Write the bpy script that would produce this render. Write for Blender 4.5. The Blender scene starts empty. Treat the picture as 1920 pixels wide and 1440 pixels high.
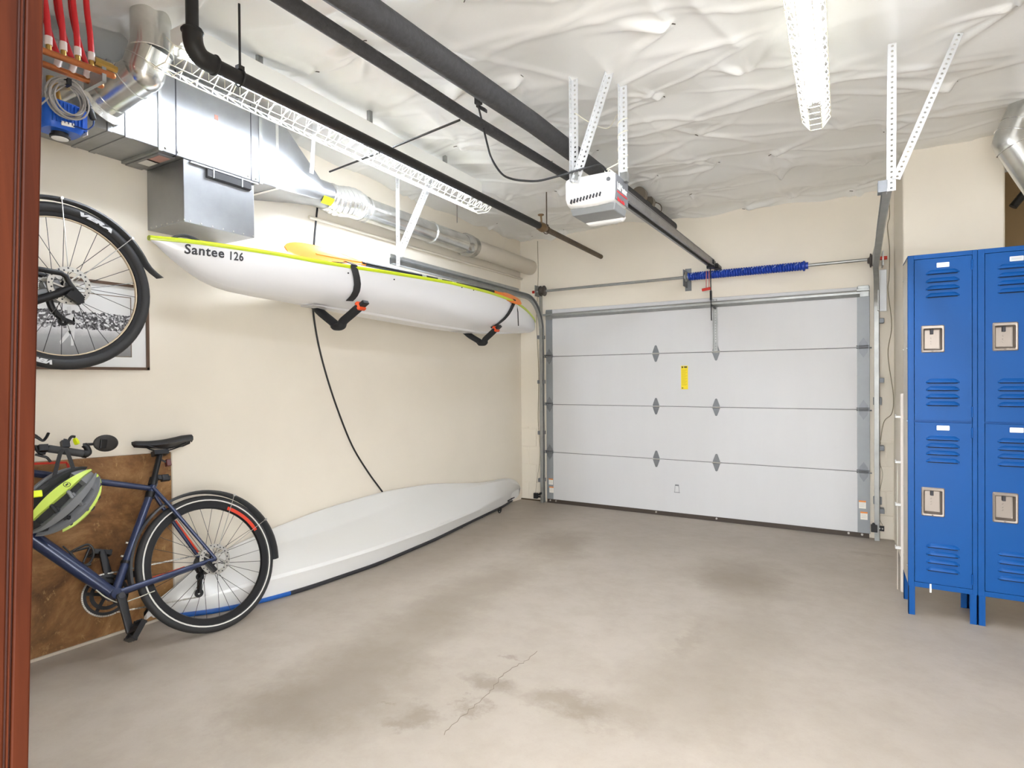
import bpy, bmesh, math, random
import numpy as np
from mathutils import Vector, Matrix, noise as mnoise
random.seed(7)
scene = bpy.context.scene
COL = scene.collection
PI = math.pi

# ------------------------------------------------------------------ camera
F, YAW, PITCH, ROLL, CAMH = 1074.94, 0.5217, -0.0087, -0.0076, 1.3846
CAM = np.array([0.0, 0.0, CAMH])
_fw = np.array([-math.sin(YAW)*math.cos(PITCH), math.cos(YAW)*math.cos(PITCH), math.sin(PITCH)])
_r0 = np.array([math.cos(YAW), math.sin(YAW), 0.0]); _u0 = np.cross(_r0, _fw)
_r = _r0*math.cos(ROLL)+_u0*math.sin(ROLL); _u = -_r0*math.sin(ROLL)+_u0*math.cos(ROLL)
cam_data = bpy.data.cameras.new('camera'); cam = bpy.data.objects.new('camera', cam_data); COL.objects.link(cam)
cam_data.sensor_fit = 'HORIZONTAL'; cam_data.sensor_width = 36.0; cam_data.lens = F/1920*36
cam_data.clip_start = 0.02; cam_data.clip_end = 100
M = Matrix.Identity(4)
for i in range(3):
    M[i][0], M[i][1], M[i][2], M[i][3] = _r[i], _u[i], -_fw[i], CAM[i]
cam.matrix_world = M
scene.camera = cam

# ------------------------------------------------------------------ light set-up and exposure
world = bpy.data.worlds.new('world'); scene.world = world; world.use_nodes = True
world.node_tree.nodes['Background'].inputs[0].default_value = (0.97, 0.985, 1.0, 1)
world.node_tree.nodes['Background'].inputs[1].default_value = 3.8      # the lit room behind the doorway
TUBE = 23.5                                                            # fluorescent tubes
scene.view_settings.view_transform = 'Standard'
scene.view_settings.look = 'None'
scene.view_settings.exposure = 1.9
scene.view_settings.gamma = 1.0
scene.view_settings.use_curve_mapping = False

# ------------------------------------------------------------------ measuring helpers (survey of the room: a sight line cut with a plane)
SL, DY = 0.0284, 5.758           # the floor falls towards the garage door
XW = -3.206                      # left wall
CZ = 2.985                       # ceiling
def floor_z(y): return SL*(DY-y)
def at(u, v, axis, val):
    d = _fw+_r*(u-960)/F-_u*(v-720)/F
    t = (val-CAM[axis])/d[axis]
    return CAM+t*d
def at_floor(u, v):
    d = _fw+_r*(u-960)/F-_u*(v-720)/F
    t = (SL*DY-CAM[2])/(d[2]+SL*d[1])
    return CAM+t*d
def V(p): return np.array(p, float)
def unit(v):
    v = V(v); n = np.linalg.norm(v)
    return v/n if n > 1e-12 else v
def perp(t):
    t = unit(t); a = V((0, 0, 1)) if abs(t[2]) < 0.9 else V((1, 0, 0))
    n = unit(np.cross(a, t)); return n, np.cross(t, n)
def smooth_path(pts, n=6):
    P = [V(p) for p in pts]
    if len(P) < 3: return P
    Q = [2*P[0]-P[1]]+P+[2*P[-1]-P[-2]]; out = []
    for i in range(1, len(Q)-2):
        p0, p1, p2, p3 = Q[i-1:i+3]
        for k in range(n):
            t = k/n
            out.append(0.5*((2*p1)+(-p0+p2)*t+(2*p0-5*p1+4*p2-p3)*t*t+(-p0+3*p1-3*p2+p3)*t**3))
    out.append(P[-1]); return out

# ------------------------------------------------------------------ materials
def lin(c): return tuple(((x/255)/12.92 if x/255 <= 0.04045 else ((x/255+0.055)/1.055)**2.4) for x in c)
MATS = {}
def mat(name, rgb, rough=0.5, metal=0.0, var=0.0, vscale=8.0, bump=0.0, bscale=60.0, coat=0.0, emit=None, alpha=None, spec=None, stretch=None, col2=None):
    if name in MATS: return MATS[name]
    m = bpy.data.materials.new(name); m.use_nodes = True; nt = m.node_tree; N = nt.nodes; L = nt.links
    b = N['Principled BSDF']; c = lin(rgb)
    b.inputs['Base Color'].default_value = (*c, 1); b.inputs['Roughness'].default_value = rough; b.inputs['Metallic'].default_value = metal
    if coat: b.inputs['Coat Weight'].default_value = coat; b.inputs['Coat Roughness'].default_value = 0.15
    if spec is not None: b.inputs['Specular IOR Level'].default_value = spec
    tc = N.new('ShaderNodeTexCoord'); src = tc.outputs['Object']
    if stretch:
        mp = N.new('ShaderNodeMapping'); mp.inputs['Scale'].default_value = stretch; L.new(src, mp.inputs['Vector']); src = mp.outputs['Vector']
    if var:
        n = N.new('ShaderNodeTexNoise'); n.inputs['Scale'].default_value = vscale; n.inputs['Detail'].default_value = 6; n.inputs['Roughness'].default_value = 0.62
        L.new(src, n.inputs['Vector'])
        r = N.new('ShaderNodeValToRGB'); r.color_ramp.elements[0].position = 0.3; r.color_ramp.elements[1].position = 0.7
        lo = lin(col2) if col2 else tuple(x*(1-var) for x in c); hi = tuple(min(1, x*(1+var*0.6)) for x in c)
        r.color_ramp.elements[0].color = (*lo, 1); r.color_ramp.elements[1].color = (*hi, 1)
        L.new(n.outputs['Fac'], r.inputs['Fac']); L.new(r.outputs['Color'], b.inputs['Base Color'])
    if bump:
        n2 = N.new('ShaderNodeTexNoise'); n2.inputs['Scale'].default_value = bscale; n2.inputs['Detail'].default_value = 4
        L.new(src, n2.inputs['Vector'])
        bp = N.new('ShaderNodeBump'); bp.inputs['Strength'].default_value = bump; bp.inputs['Distance'].default_value = 0.004
        L.new(n2.outputs['Fac'], bp.inputs['Height']); L.new(bp.outputs['Normal'], b.inputs['Normal'])
    if emit: b.inputs['Emission Color'].default_value = (*lin(rgb), 1); b.inputs['Emission Strength'].default_value = emit
    if alpha is not None: b.inputs['Alpha'].default_value = alpha
    MATS[name] = m; return m

# ------------------------------------------------------------------ mesh builder
ORG = {}
class MB:
    def __init__(s): s.v = []; s.f = []; s.mi = []; s.cur = 0
    def add(s, vs, fs):
        o = len(s.v); s.v.extend([tuple(map(float, p)) for p in vs]); s.f.extend([tuple(i+o for i in f) for f in fs]); s.mi.extend([s.cur]*len(fs)); return s
    def box(s, lo, hi):
        x0, y0, z0 = lo; x1, y1, z1 = hi
        return s.hexa([(x0, y0, z0), (x1, y0, z0), (x1, y1, z0), (x0, y1, z0), (x0, y0, z1), (x1, y0, z1), (x1, y1, z1), (x0, y1, z1)])
    def hexa(s, p): return s.add(p, [(0, 3, 2, 1), (4, 5, 6, 7), (0, 1, 5, 4), (1, 2, 6, 5), (2, 3, 7, 6), (3, 0, 4, 7)])
    def obox(s, c, ax, ay, az, hx, hy, hz):
        c = V(c); ax, ay, az = unit(ax)*hx, unit(ay)*hy, unit(az)*hz
        return s.hexa([c+sx*ax+sy*ay+sz*az for sz in (-1, 1) for sx, sy in ((-1, -1), (1, -1), (1, 1), (-1, 1))])
    def bar(s, p0, p1, w, h, up=(0, 0, 1)):
        p0, p1 = V(p0), V(p1); t = unit(p1-p0); n = unit(np.cross(up, t)); b = np.cross(t, n)
        return s.obox((p0+p1)/2, t, n, b, np.linalg.norm(p1-p0)/2, w/2, h/2)
    def loft(s, rings, caps=True, closed=True):
        n = len(rings[0]); vs = [p for r in rings for p in r]; fs = []
        for i in range(len(rings)-1):
            for j in range(n if closed else n-1):
                k = (j+1) % n; fs.append((i*n+j, i*n+k, (i+1)*n+k, (i+1)*n+j))
        if caps: fs.append(tuple(range(n))[::-1]); fs.append(tuple((len(rings)-1)*n+j for j in range(n)))
        return s.add(vs, fs)
    def tube(s, pts, r, n=10, caps=True, closed=False, flat=None, up=None):
        P = [V(p) for p in pts]; m = len(P); rs = r if hasattr(r, '__len__') else [r]*m
        T = []
        for i in range(m):
            if closed: t = P[(i+1) % m]-P[i-1]
            else: t = P[min(i+1, m-1)]-P[max(i-1, 0)]
            T.append(unit(t))
        nn, bb = perp(T[0])
        if up is not None:
            nn = unit(np.cross(up, T[0])); bb = np.cross(T[0], nn)
        rings = []
        for i in range(m):
            if i or up is not None:
                if up is not None: nn = unit(np.cross(up, T[i]))
                else: nn = unit(nn-T[i]*(nn@T[i]))
                bb = np.cross(T[i], nn)
            fa, fb = (flat if flat else (1, 1))
            rings.append([P[i]+rs[i]*(fa*math.cos(2*PI*k/n+PI/n)*nn+fb*math.sin(2*PI*k/n+PI/n)*bb) for k in range(n)])
        if closed: rings.append(rings[0])
        return s.loft(rings, caps and not closed)
    def cyl(s, p0, p1, r, n=16, r2=None): return s.tube([p0, p1], [r, r if r2 is None else r2], n)
    def ring(s, c, ax, R, r, n=48, m=8, a0=0.0, a1=2*PI, e1=None):
        c = V(c); ax = unit(ax); p, q = perp(ax)
        if e1 is not None: p = unit(V(e1)-ax*(V(e1)@ax)); q = np.cross(ax, p)
        full = abs(a1-a0) > 2*PI-1e-6
        k = n if full else n+1
        pts = [c+R*(math.cos(a0+(a1-a0)*i/n)*p+math.sin(a0+(a1-a0)*i/n)*q) for i in range(k)]
        return s.tube(pts, r, m, closed=full)
    def disc_ring(s, c, ax, r0, r1, h, n=40):
        c = V(c); ax = unit(ax); p, q = perp(ax); rings = []
        for i in range(n+1):
            a = 2*PI*i/n; d = math.cos(a)*p+math.sin(a)*q
            rings.append([c+d*r0-ax*h/2, c+d*r1-ax*h/2, c+d*r1+ax*h/2, c+d*r0+ax*h/2])
        return s.loft(rings, False)
    def prism(s, poly, vec):
        a = [V(p) for p in poly]; return s.loft([a, [p+V(vec) for p in a]])
    def sphere(s, c, r, n=16, m=10, ax=(1, 0, 0), ay=(0, 1, 0), az=(0, 0, 1), zmin=-1.0):
        c = V(c); r = r if hasattr(r, '__len__') else (r, r, r); ax, ay, az = unit(ax), unit(ay), unit(az); rings = []
        for i in range(m+1):
            z = zmin+(1-zmin)*(0.5-0.5*math.cos(PI*i/m)) if zmin > -1 else -math.cos(PI*i/m)
            k = math.sqrt(max(1e-6, 1-z*z))
            rings.append([c+ax*r[0]*k*math.cos(2*PI*j/n)+ay*r[1]*k*math.sin(2*PI*j/n)+az*r[2]*z for j in range(n)])
        return s.loft(rings)
    def lathe(s, c, ax, prof, n=24, e1=None):
        c = V(c); ax = unit(ax); p, q = perp(ax)
        rings = [[c+ax*h+r*(math.cos(2*PI*j/n)*p+math.sin(2*PI*j/n)*q) for j in range(n)] for r, h in prof]
        return s.loft(rings)
    def xform(s, fn): s.v = [tuple(map(float, fn(V(p)))) for p in s.v]; return s
    def build(s, name, material, parent=None, smooth=40, bevel=0.0, solid=0.0, kind=None, label=None):
        root = parent
        org = ORG.get(parent.name, V((0, 0, 0))) if parent else V((0, 0, 0))
        me = bpy.data.meshes.new(name)
        me.from_pydata([tuple(V(p)-org) for p in s.v], [], s.f)
        for m in (material if isinstance(material, (list, tuple)) else [material]): me.materials.append(m)
        if any(s.mi): me.polygons.foreach_set('material_index', s.mi)
        bm = bmesh.new(); bm.from_mesh(me); bmesh.ops.recalc_face_normals(bm, faces=bm.faces); bm.to_mesh(me); bm.free()
        if smooth:
            me.polygons.foreach_set('use_smooth', [True]*len(me.polygons)); me.set_sharp_from_angle(angle=math.radians(smooth))
        o = bpy.data.objects.new(name, me); COL.objects.link(o)
        if parent: o.parent = parent
        ORG[o.name] = org
        if bevel:
            bv = o.modifiers.new('bevel', 'BEVEL'); bv.width = bevel; bv.segments = 2; bv.limit_method = 'ANGLE'; bv.angle_limit = math.radians(40)
        if solid:
            sm = o.modifiers.new('solid', 'SOLIDIFY'); sm.thickness = solid; sm.offset = 0
        if kind: o['kind'] = kind
        if label: o['label'] = label
        return o
def islands(mb):
    par = list(range(len(mb.v)))
    def find(a):
        while par[a] != a: par[a] = par[par[a]]; a = par[a]
        return a
    for f in mb.f:
        for i in f[1:]: par[find(i)] = find(f[0])
    out = {}
    for k, f in enumerate(mb.f): out.setdefault(find(f[0]), []).append(f)
    res = []
    for fs in out.values():
        ids = sorted({i for f in fs for i in f}); mp = {i: k for k, i in enumerate(ids)}; m = MB(); m.add([mb.v[i] for i in ids], [tuple(mp[i] for i in f) for f in fs]); res.append(m)
    return res
def build_each(mb, name, material, parent, **k): return [m.build(name, material, parent, **k) for m in islands(mb)]
def thing(name, loc, label, cat, group=None):
    o = bpy.data.objects.new(name, None); COL.objects.link(o); o.location = tuple(map(float, loc)); o.empty_display_size = 0.1
    ORG[o.name] = V(loc); o['label'] = label; o['category'] = cat
    if group: o['group'] = group
    return o
def tag(o, label, cat, group=None):
    o['label'] = label; o['category'] = cat
    if group: o['group'] = group
    return o
def text_mesh(body, size, ext=0.0006, stretch=1.0, shear=0.0, bold=0.0, spacing=1.0):
    cu = bpy.data.curves.new('lettering', 'FONT'); cu.body = body; cu.size = size; cu.shear = shear; cu.offset = bold; cu.space_character = spacing
    cu.extrude = ext; cu.resolution_u = 3
    o = bpy.data.objects.new('lettering', cu); COL.objects.link(o)
    bpy.context.view_layer.update()
    me = bpy.data.meshes.new_from_object(o)
    vs = [V((v.co.x*stretch, v.co.y, v.co.z)) for v in me.vertices]; fs = [tuple(p.vertices) for p in me.polygons]
    bpy.data.objects.remove(o); bpy.data.curves.remove(cu); bpy.data.meshes.remove(me)
    b = MB(); b.add(vs, fs); return b
def place(mb, o, ex, ey, ez=None):
    o, ex, ey = V(o), V(ex), V(ey); ez = unit(np.cross(ex, ey)) if ez is None else V(ez)
    return mb.xform(lambda p: o+p[0]*ex+p[1]*ey+p[2]*ez)
# ------------------------------------------------------------------ material palette
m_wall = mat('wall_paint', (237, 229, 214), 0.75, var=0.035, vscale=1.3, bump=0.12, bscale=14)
m_alc = mat('alcove_tan', (150, 126, 92), 0.8, var=0.05, vscale=2)  # alcove wall, a darker tan than the other walls
m_door = mat('door_white', (212, 212, 213), 0.5, var=0.015, vscale=2.5, bump=0.10, bscale=240, stretch=(3, 1, 0.4))
m_galv = mat('galvanized_steel', (168, 170, 168), 0.42, 0.75, var=0.16, vscale=9, bump=0.03, bscale=30)
m_stile = mat('stile_steel', (150, 154, 157), 0.5, 0.3, var=0.08, vscale=5)
m_duct = mat('duct_sheet_steel', (160, 162, 164), 0.31, 0.82, var=0.12, vscale=5, bump=0.05, bscale=6)
m_spiral = mat('round_duct_steel', (210, 210, 206), 0.24, 0.92, var=0.22, vscale=7, bump=0.14, bscale=10)
m_zinc = mat('zinc_hinge', (126, 129, 133), 0.45, 0.4, var=0.1, vscale=30)
m_white_iron = mat('white_angle_iron', (214, 216, 218), 0.42, 0.25)
m_rail = mat('rail_steel', (150, 150, 150), 0.38, 0.75, var=0.15, vscale=20)
m_black = mat('black_plastic', (26, 26, 27), 0.45)
m_blackpipe = mat('black_iron_pipe', (38, 37, 36), 0.5, 0.2, var=0.2, vscale=30)
m_brownpipe = mat('brown_iron_pipe', (92, 78, 62), 0.55, 0.3, var=0.25, vscale=30)
m_foam = mat('black_foam_wrap', (66, 66, 68), 0.7, var=0.25, vscale=40, bump=0.9, bscale=55)
m_white = mat('white_plastic', (240, 240, 238), 0.4)
m_wire = mat('white_guard_wire', (238, 234, 216), 0.4)
m_fix = mat('white_fixture_enamel', (240, 240, 236), 0.4)
m_tube = mat('fluorescent_tube', (236, 243, 255), 0.4, emit=TUBE)
m_tape = mat('foil_tape', (225, 225, 222), 0.22, 0.85, bump=0.3, bscale=40)
m_copper = mat('copper', (196, 122, 78), 0.32, 0.85, var=0.2, vscale=25)
m_brass = mat('brass', (190, 155, 85), 0.3, 0.85)
m_redpex = mat('red_tubing', (196, 34, 40), 0.4)
m_clear = mat('clear_collar', (222, 208, 205), 0.3)
m_bluecast = mat('blue_pump_plastic', (22, 88, 190), 0.4)
m_greycable = mat('grey_cable', (150, 146, 142), 0.5)
m_blue = mat('locker_blue', (10, 76, 143), 0.45, spec=0.2, var=0.03, vscale=3, bump=0.04, bscale=160)
m_dark = mat('dark_gap', (14, 18, 30), 0.8)
m_beige = mat('locker_side_beige', (205, 198, 186), 0.45, var=0.05)
m_nickel = mat('brushed_nickel', (142, 133, 125), 0.45, 0.75)
m_plate = mat('aluminium_plate', (206, 210, 214), 0.3, 0.6)
m_spring = mat('blue_spring', (20, 62, 168), 0.4, 0.1)
m_red = mat('red_plastic', (206, 48, 30), 0.4)
m_rubber = mat('brown_rubber_seal', (66, 56, 48), 0.7)
m_yellow = mat('yellow_sticker', (245, 220, 20), 0.5)
m_paper = mat('paper_label', (240, 236, 228), 0.6)
m_orange = mat('orange_print', (232, 140, 60), 0.6)
m_ink = mat('dark_print', (50, 50, 56), 0.6)
m_kayak = mat('kayak_white_gel', (236, 237, 240), 0.28, coat=0.4)
m_keel = mat('kayak_keel_grey', (205, 206, 206), 0.35)
m_lime = mat('lime_deck', (196, 214, 30), 0.35, coat=0.3)
m_paddle = mat('orange_paddle', (232, 118, 8), 0.35)
m_web = mat('black_webbing', (44, 44, 46), 0.75, bump=0.3, bscale=220)
m_pad = mat('black_foam_pad', (32, 33, 35), 0.8, bump=0.3, bscale=120)
m_hull = mat('second_hull_white', (233, 233, 231), 0.34, coat=0.3)
m_hullblue = mat('blue_gunwale', (26, 92, 176), 0.4)
m_navy = mat('navy_frame_paint', (38, 50, 84), 0.3, 0.25, coat=0.4)
m_redpaint = mat('red_frame_paint', (216, 62, 34), 0.35)
m_blackmetal = mat('black_anodised', (30, 30, 32), 0.4, 0.4)
m_tyre = mat('tyre_rubber', (40, 40, 41), 0.65)
m_fender = mat('fender_black', (58, 60, 63), 0.35)
m_steel = mat('bright_steel', (200, 198, 192), 0.28, 0.9)
m_spoke = mat('dark_spoke', (70, 70, 70), 0.35, 0.7)
m_reflect = mat('reflective_stripe', (216, 214, 208), 0.5)
m_saddle = mat('saddle_black', (36, 36, 38), 0.5)
m_helmyel = mat('helmet_yellow', (200, 224, 96), 0.4)
m_helmgrey = mat('helmet_grey', (118, 120, 124), 0.45)
m_helmdark = mat('helmet_foam', (46, 47, 49), 0.8)
m_neon = mat('neon_yellow', (226, 240, 20), 0.45)
m_board = None
# sheet plastic, wood, concrete, board, photograph: their own node trees
def tree(name):
    m = bpy.data.materials.new(name); m.use_nodes = True; return m, m.node_tree.nodes, m.node_tree.links, m.node_tree.nodes['Principled BSDF']
def ramp(N, stops):
    r = N.new('ShaderNodeValToRGB'); e = r.color_ramp.elements
    while len(e) < len(stops): e.new(0.5)
    for i, (p, c) in enumerate(stops): e[i].position = p; e[i].color = (*lin(c), 1)
    return r
def mixc(N, L, fac, a, b, mode='MIX'):
    x = N.new('ShaderNodeMix'); x.data_type = 'RGBA'; x.blend_type = mode
    if isinstance(fac, float): x.inputs['Factor'].default_value = fac
    else: L.new(fac, x.inputs['Factor'])
    for k, q in ((6, a), (7, b)):
        if isinstance(q, tuple): x.inputs[k].default_value = (*lin(q), 1)
        else: L.new(q, x.inputs[k])
    return x.outputs[2]
def noise(N, L, src, scale, detail=5, rough=0.6, mapping=None, dist=0.0):
    if mapping:
        mp = N.new('ShaderNodeMapping'); mp.inputs['Scale'].default_value = mapping; L.new(src, mp.inputs['Vector']); src = mp.outputs[0]
    n = N.new('ShaderNodeTexNoise'); n.inputs['Scale'].default_value = scale; n.inputs['Detail'].default_value = detail; n.inputs['Roughness'].default_value = rough
    n.inputs['Distortion'].default_value = dist; L.new(src, n.inputs['Vector']); return n.outputs['Fac']

m_plastic, N, L, b = tree('insulation_sheeting')
tc = N.new('ShaderNodeTexCoord').outputs['Object']
b.inputs['Base Color'].default_value = (*lin((236, 236, 233)), 1); b.inputs['Roughness'].default_value = 0.30; b.inputs['Specular IOR Level'].default_value = 0.7
bp = N.new('ShaderNodeBump'); bp.inputs['Strength'].default_value = 0.25; bp.inputs['Distance'].default_value = 0.002
L.new(noise(N, L, tc, 26, 5, 0.7), bp.inputs['Height']); L.new(bp.outputs[0], b.inputs['Normal'])

m_floor, N, L, b = tree('garage_concrete')
tc = N.new('ShaderNodeTexCoord').outputs['Object']
n1 = noise(N, L, tc, 0.9, 8, 0.66, None, 0.4); n2 = noise(N, L, tc, 7, 8, 0.7); n3 = noise(N, L, tc, 60, 4, 0.7)
base = mixc(N, L, n1, (152, 142, 130), (183, 173, 161))
r2 = ramp(N, [(0.42, (0, 0, 0)), (0.66, (170, 170, 170))]); L.new(n2, r2.inputs[0])
base = mixc(N, L, r2.outputs[0], base, (152, 141, 126))
# oil and wear patches, each where it lies on the slab
STAINS = [(1050, 1015, 0.30, 0.45, 0.45), (1060, 1040, 0.2, 0.3, 0.25), (1380, 1075, 0.36, 0.45, 0.4), (1400, 1100, 0.3, 0.35, 0.3), (790, 1335, 0.12, 0.09, 0.5), (915, 1283, 0.12, 0.09, 0.5), (745, 1354, 0.08, 0.05, 0.45), (893, 1332, 0.06, 0.045, 0.42), (865, 1313, 0.04, 0.03, 0.35), (957, 1229, 0.035, 0.03, 0.4), (712, 1322, 0.03, 0.02, 0.4), (1055, 1320, 0.2, 0.10, 0.45), (1140, 1330, 0.2, 0.12, 0.3), (640, 1300, 0.35, 0.5, 0.45), (760, 1190, 0.3, 0.7, 0.35), (900, 1100, 0.25, 0.8, 0.3), (520, 1330, 0.3, 0.2, 0.3), (1300, 1300, 0.35, 0.4, 0.28), (1380, 1190, 0.3, 0.5, 0.2), (1290, 1200, 0.06, 0.3, 0.2), (1630, 1040, 0.2, 0.06, 0.25)]
warp = N.new('ShaderNodeTexNoise'); warp.inputs['Scale'].default_value = 5; warp.inputs['Detail'].default_value = 9; warp.inputs['Roughness'].default_value = 0.72; L.new(tc, warp.inputs['Vector'])
wadd = N.new('ShaderNodeVectorMath'); wadd.operation = 'MULTIPLY_ADD'; wadd.inputs[1].default_value = (0.42, 0.42, 0); wadd.inputs[2].default_value = (-0.21, -0.21, 0); L.new(warp.outputs['Color'], wadd.inputs[0])
wp = N.new('ShaderNodeVectorMath'); wp.operation = 'ADD'; L.new(tc, wp.inputs[0]); L.new(wadd.outputs[0], wp.inputs[1])
for (u, v, rx, ry, st) in STAINS:
    c = at_floor(u, v)
    mp = N.new('ShaderNodeMapping'); mp.vector_type = 'TEXTURE'; mp.inputs['Location'].default_value = (c[0], c[1], 0); mp.inputs['Scale'].default_value = (rx, ry, 9); L.new(wp.outputs[0], mp.inputs[0])
    ln = N.new('ShaderNodeVectorMath'); ln.operation = 'LENGTH'; L.new(mp.outputs[0], ln.inputs[0])
    mr = N.new('ShaderNodeMapRange'); mr.inputs[1].default_value = 0.35; mr.inputs[2].default_value = 1.1; mr.inputs[3].default_value = st; mr.inputs[4].default_value = 0; L.new(ln.outputs['Value'], mr.inputs[0])
    base = mixc(N, L, mr.outputs[0], base, (116, 102, 86))
r4 = ramp(N, [(0.58, (0, 0, 0)), (0.76, (110, 110, 110))]); L.new(noise(N, L, tc, 95, 3, 0.8), r4.inputs[0]); base = mixc(N, L, r4.outputs[0], base, (120, 110, 97))
L.new(base, b.inputs['Base Color'])
b.inputs['Roughness'].default_value = 0.55; b.inputs['Specular IOR Level'].default_value = 0.35
bp = N.new('ShaderNodeBump'); bp.inputs['Strength'].default_value = 0.12; bp.inputs['Distance'].default_value = 0.003
L.new(n3, bp.inputs['Height']); L.new(bp.outputs[0], b.inputs['Normal'])

m_wood, N, L, b = tree('mahogany')
tc = N.new('ShaderNodeTexCoord').outputs['Object']
n = noise(N, L, tc, 18, 6, 0.65, (1, 1, 0.05), 0.6); r = ramp(N, [(0.25, (28, 10, 4)), (0.5, (46, 18, 8)), (0.8, (72, 32, 15))]); L.new(n, r.inputs[0]); L.new(r.outputs[0], b.inputs[0]); b.inputs['Roughness'].default_value = 0.5; b.inputs['Specular IOR Level'].default_value = 0.08

m_board, N, L, b = tree('stained_panel')
tc = N.new('ShaderNodeTexCoord').outputs['Object']
n1 = noise(N, L, tc, 3.2, 7, 0.7, (1, 1, 1.3), 0.5); r = ramp(N, [(0.30, (74, 46, 25)), (0.48, (132, 92, 54)), (0.70, (186, 144, 94))]); L.new(n1, r.inputs[0])
n2 = noise(N, L, tc, 30, 4, 0.8, (1, 1, 0.5), 0.3); r2 = ramp(N, [(0.60, (0, 0, 0)), (0.70, (200, 200, 200))]); L.new(n2, r2.inputs[0])
c = mixc(N, L, r2.outputs[0], r.outputs[0], (204, 168, 112))
n3 = noise(N, L, tc, 0.9, 3, 0.6); r3 = ramp(N, [(0.4, (0, 0, 0)), (0.6, (110, 110, 110))]); L.new(n3, r3.inputs[0])
c = mixc(N, L, r3.outputs[0], c, (88, 62, 38)); L.new(c, b.inputs[0]); b.inputs['Roughness'].default_value = 0.45

# ------------------------------------------------------------------ room shell
JX = -0.75
X1, YB, YF = 3.2, 5.79, float(at(70, 720, 0, -0.75)[1])     # right wall, back wall face, front wall face (towards the garage)
def struct(mb, name, m, parent=None, **k): return mb.build(name, m, parent, kind='structure', **k)
fl = MB(); xs = (-3.5, X1+0.2); ys = (-2.2, 6.1)
fl.hexa([(xs[0], ys[0], floor_z(ys[0])-0.1), (xs[1], ys[0], floor_z(ys[0])-0.1), (xs[1], ys[1], floor_z(ys[1])-0.1), (xs[0], ys[1], floor_z(ys[1])-0.1),
         (xs[0], ys[0], floor_z(ys[0])), (xs[1], ys[0], floor_z(ys[0])), (xs[1], ys[1], floor_z(ys[1])), (xs[0], ys[1], floor_z(ys[1]))])
floor_o = struct(fl, 'floor', m_floor, smooth=0)
ck_ = MB(); cp_ = [at_floor(u, v) for u, v in ((1006, 1222), (985, 1240), (962, 1252), (940, 1268), (925, 1290), (905, 1310), (880, 1332), (850, 1358), (830, 1378))]
ck_.tube([p+V((0.006*math.sin(9.1*i), 0.006*math.cos(7.3*i), 0.0)) for i, p in enumerate(smooth_path(cp_, 4))], 0.0012, 4)
ck_.build('crack', mat('crack_dark', (110, 98, 84), 0.9), floor_o, smooth=0)
struct(MB().box((XW-0.2, YF-0.2, -0.05), (XW, YB+0.2, 3.2)), 'wall_left', m_wall, smooth=0)
DX0, DX1, DT = -2.84, 0.185, 2.12
wb = MB(); wb.box((XW-0.01, YB, -0.05), (DX0, YB+0.2, 3.2)); wb.box((DX1, YB, -0.05), (0.98, YB+0.2, 3.2)); wb.box((DX0, YB, DT), (DX1, YB+0.2, 3.2))
wall_back = struct(wb, 'wall_back', m_wall, smooth=0)
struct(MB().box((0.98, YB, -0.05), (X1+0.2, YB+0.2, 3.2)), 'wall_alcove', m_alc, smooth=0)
struct(MB().box((X1, YF-0.2, -0.05), (X1+0.2, YB, 3.2)), 'wall_right', m_wall, smooth=0)
wf = MB(); wf.box((XW, YF-0.16, -0.05), (JX-0.06, YF-0.004, 3.2)); wf.box((1.06, YF-0.16, -0.05), (X1, YF-0.004, 3.2)); wf.box((JX-0.06, YF-0.16, 2.25), (1.06, YF-0.004, 3.2))
struct(wf, 'wall_front', m_wall, smooth=0)
# pilaster behind the lockers
px0, px1, py = at(1693, 500, 1, 4.97)[0], at(1885, 400, 1, 4.97)[0], 4.97
struct(MB().box((px0, py, -0.05), (px1, YB, 3.2)), 'wall_pilaster', m_wall, bevel=0.012)
# painted blocks showing at the foot of the back wall
for (a, c2) in ((XW+0.002, -2.892), (0.232, px0-0.004)):
    row = 0; z = 0.004
    while z < 0.84:
        cut = a+(c2-a)*(0.62 if row % 2 else 0.30)
        for (p, q) in ((a, cut-0.004), (cut+0.004, c2)):
            if q-p > 0.02:
                MB().box((p, YB-0.006, z), (q, YB+0.01, min(z+0.196, 0.84))).build('block', m_wall, wall_back, smooth=0, bevel=0.002)
        z += 0.204; row += 1
MB().box((XW, YB-0.02, -0.01), (-2.9, YB-0.0065, 0.012)).build('foot_line', mat('foot_line_brown', (86, 72, 52), 0.9), wall_back, smooth=0)  # thin dark brown strip along the foot of the back wall
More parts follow.
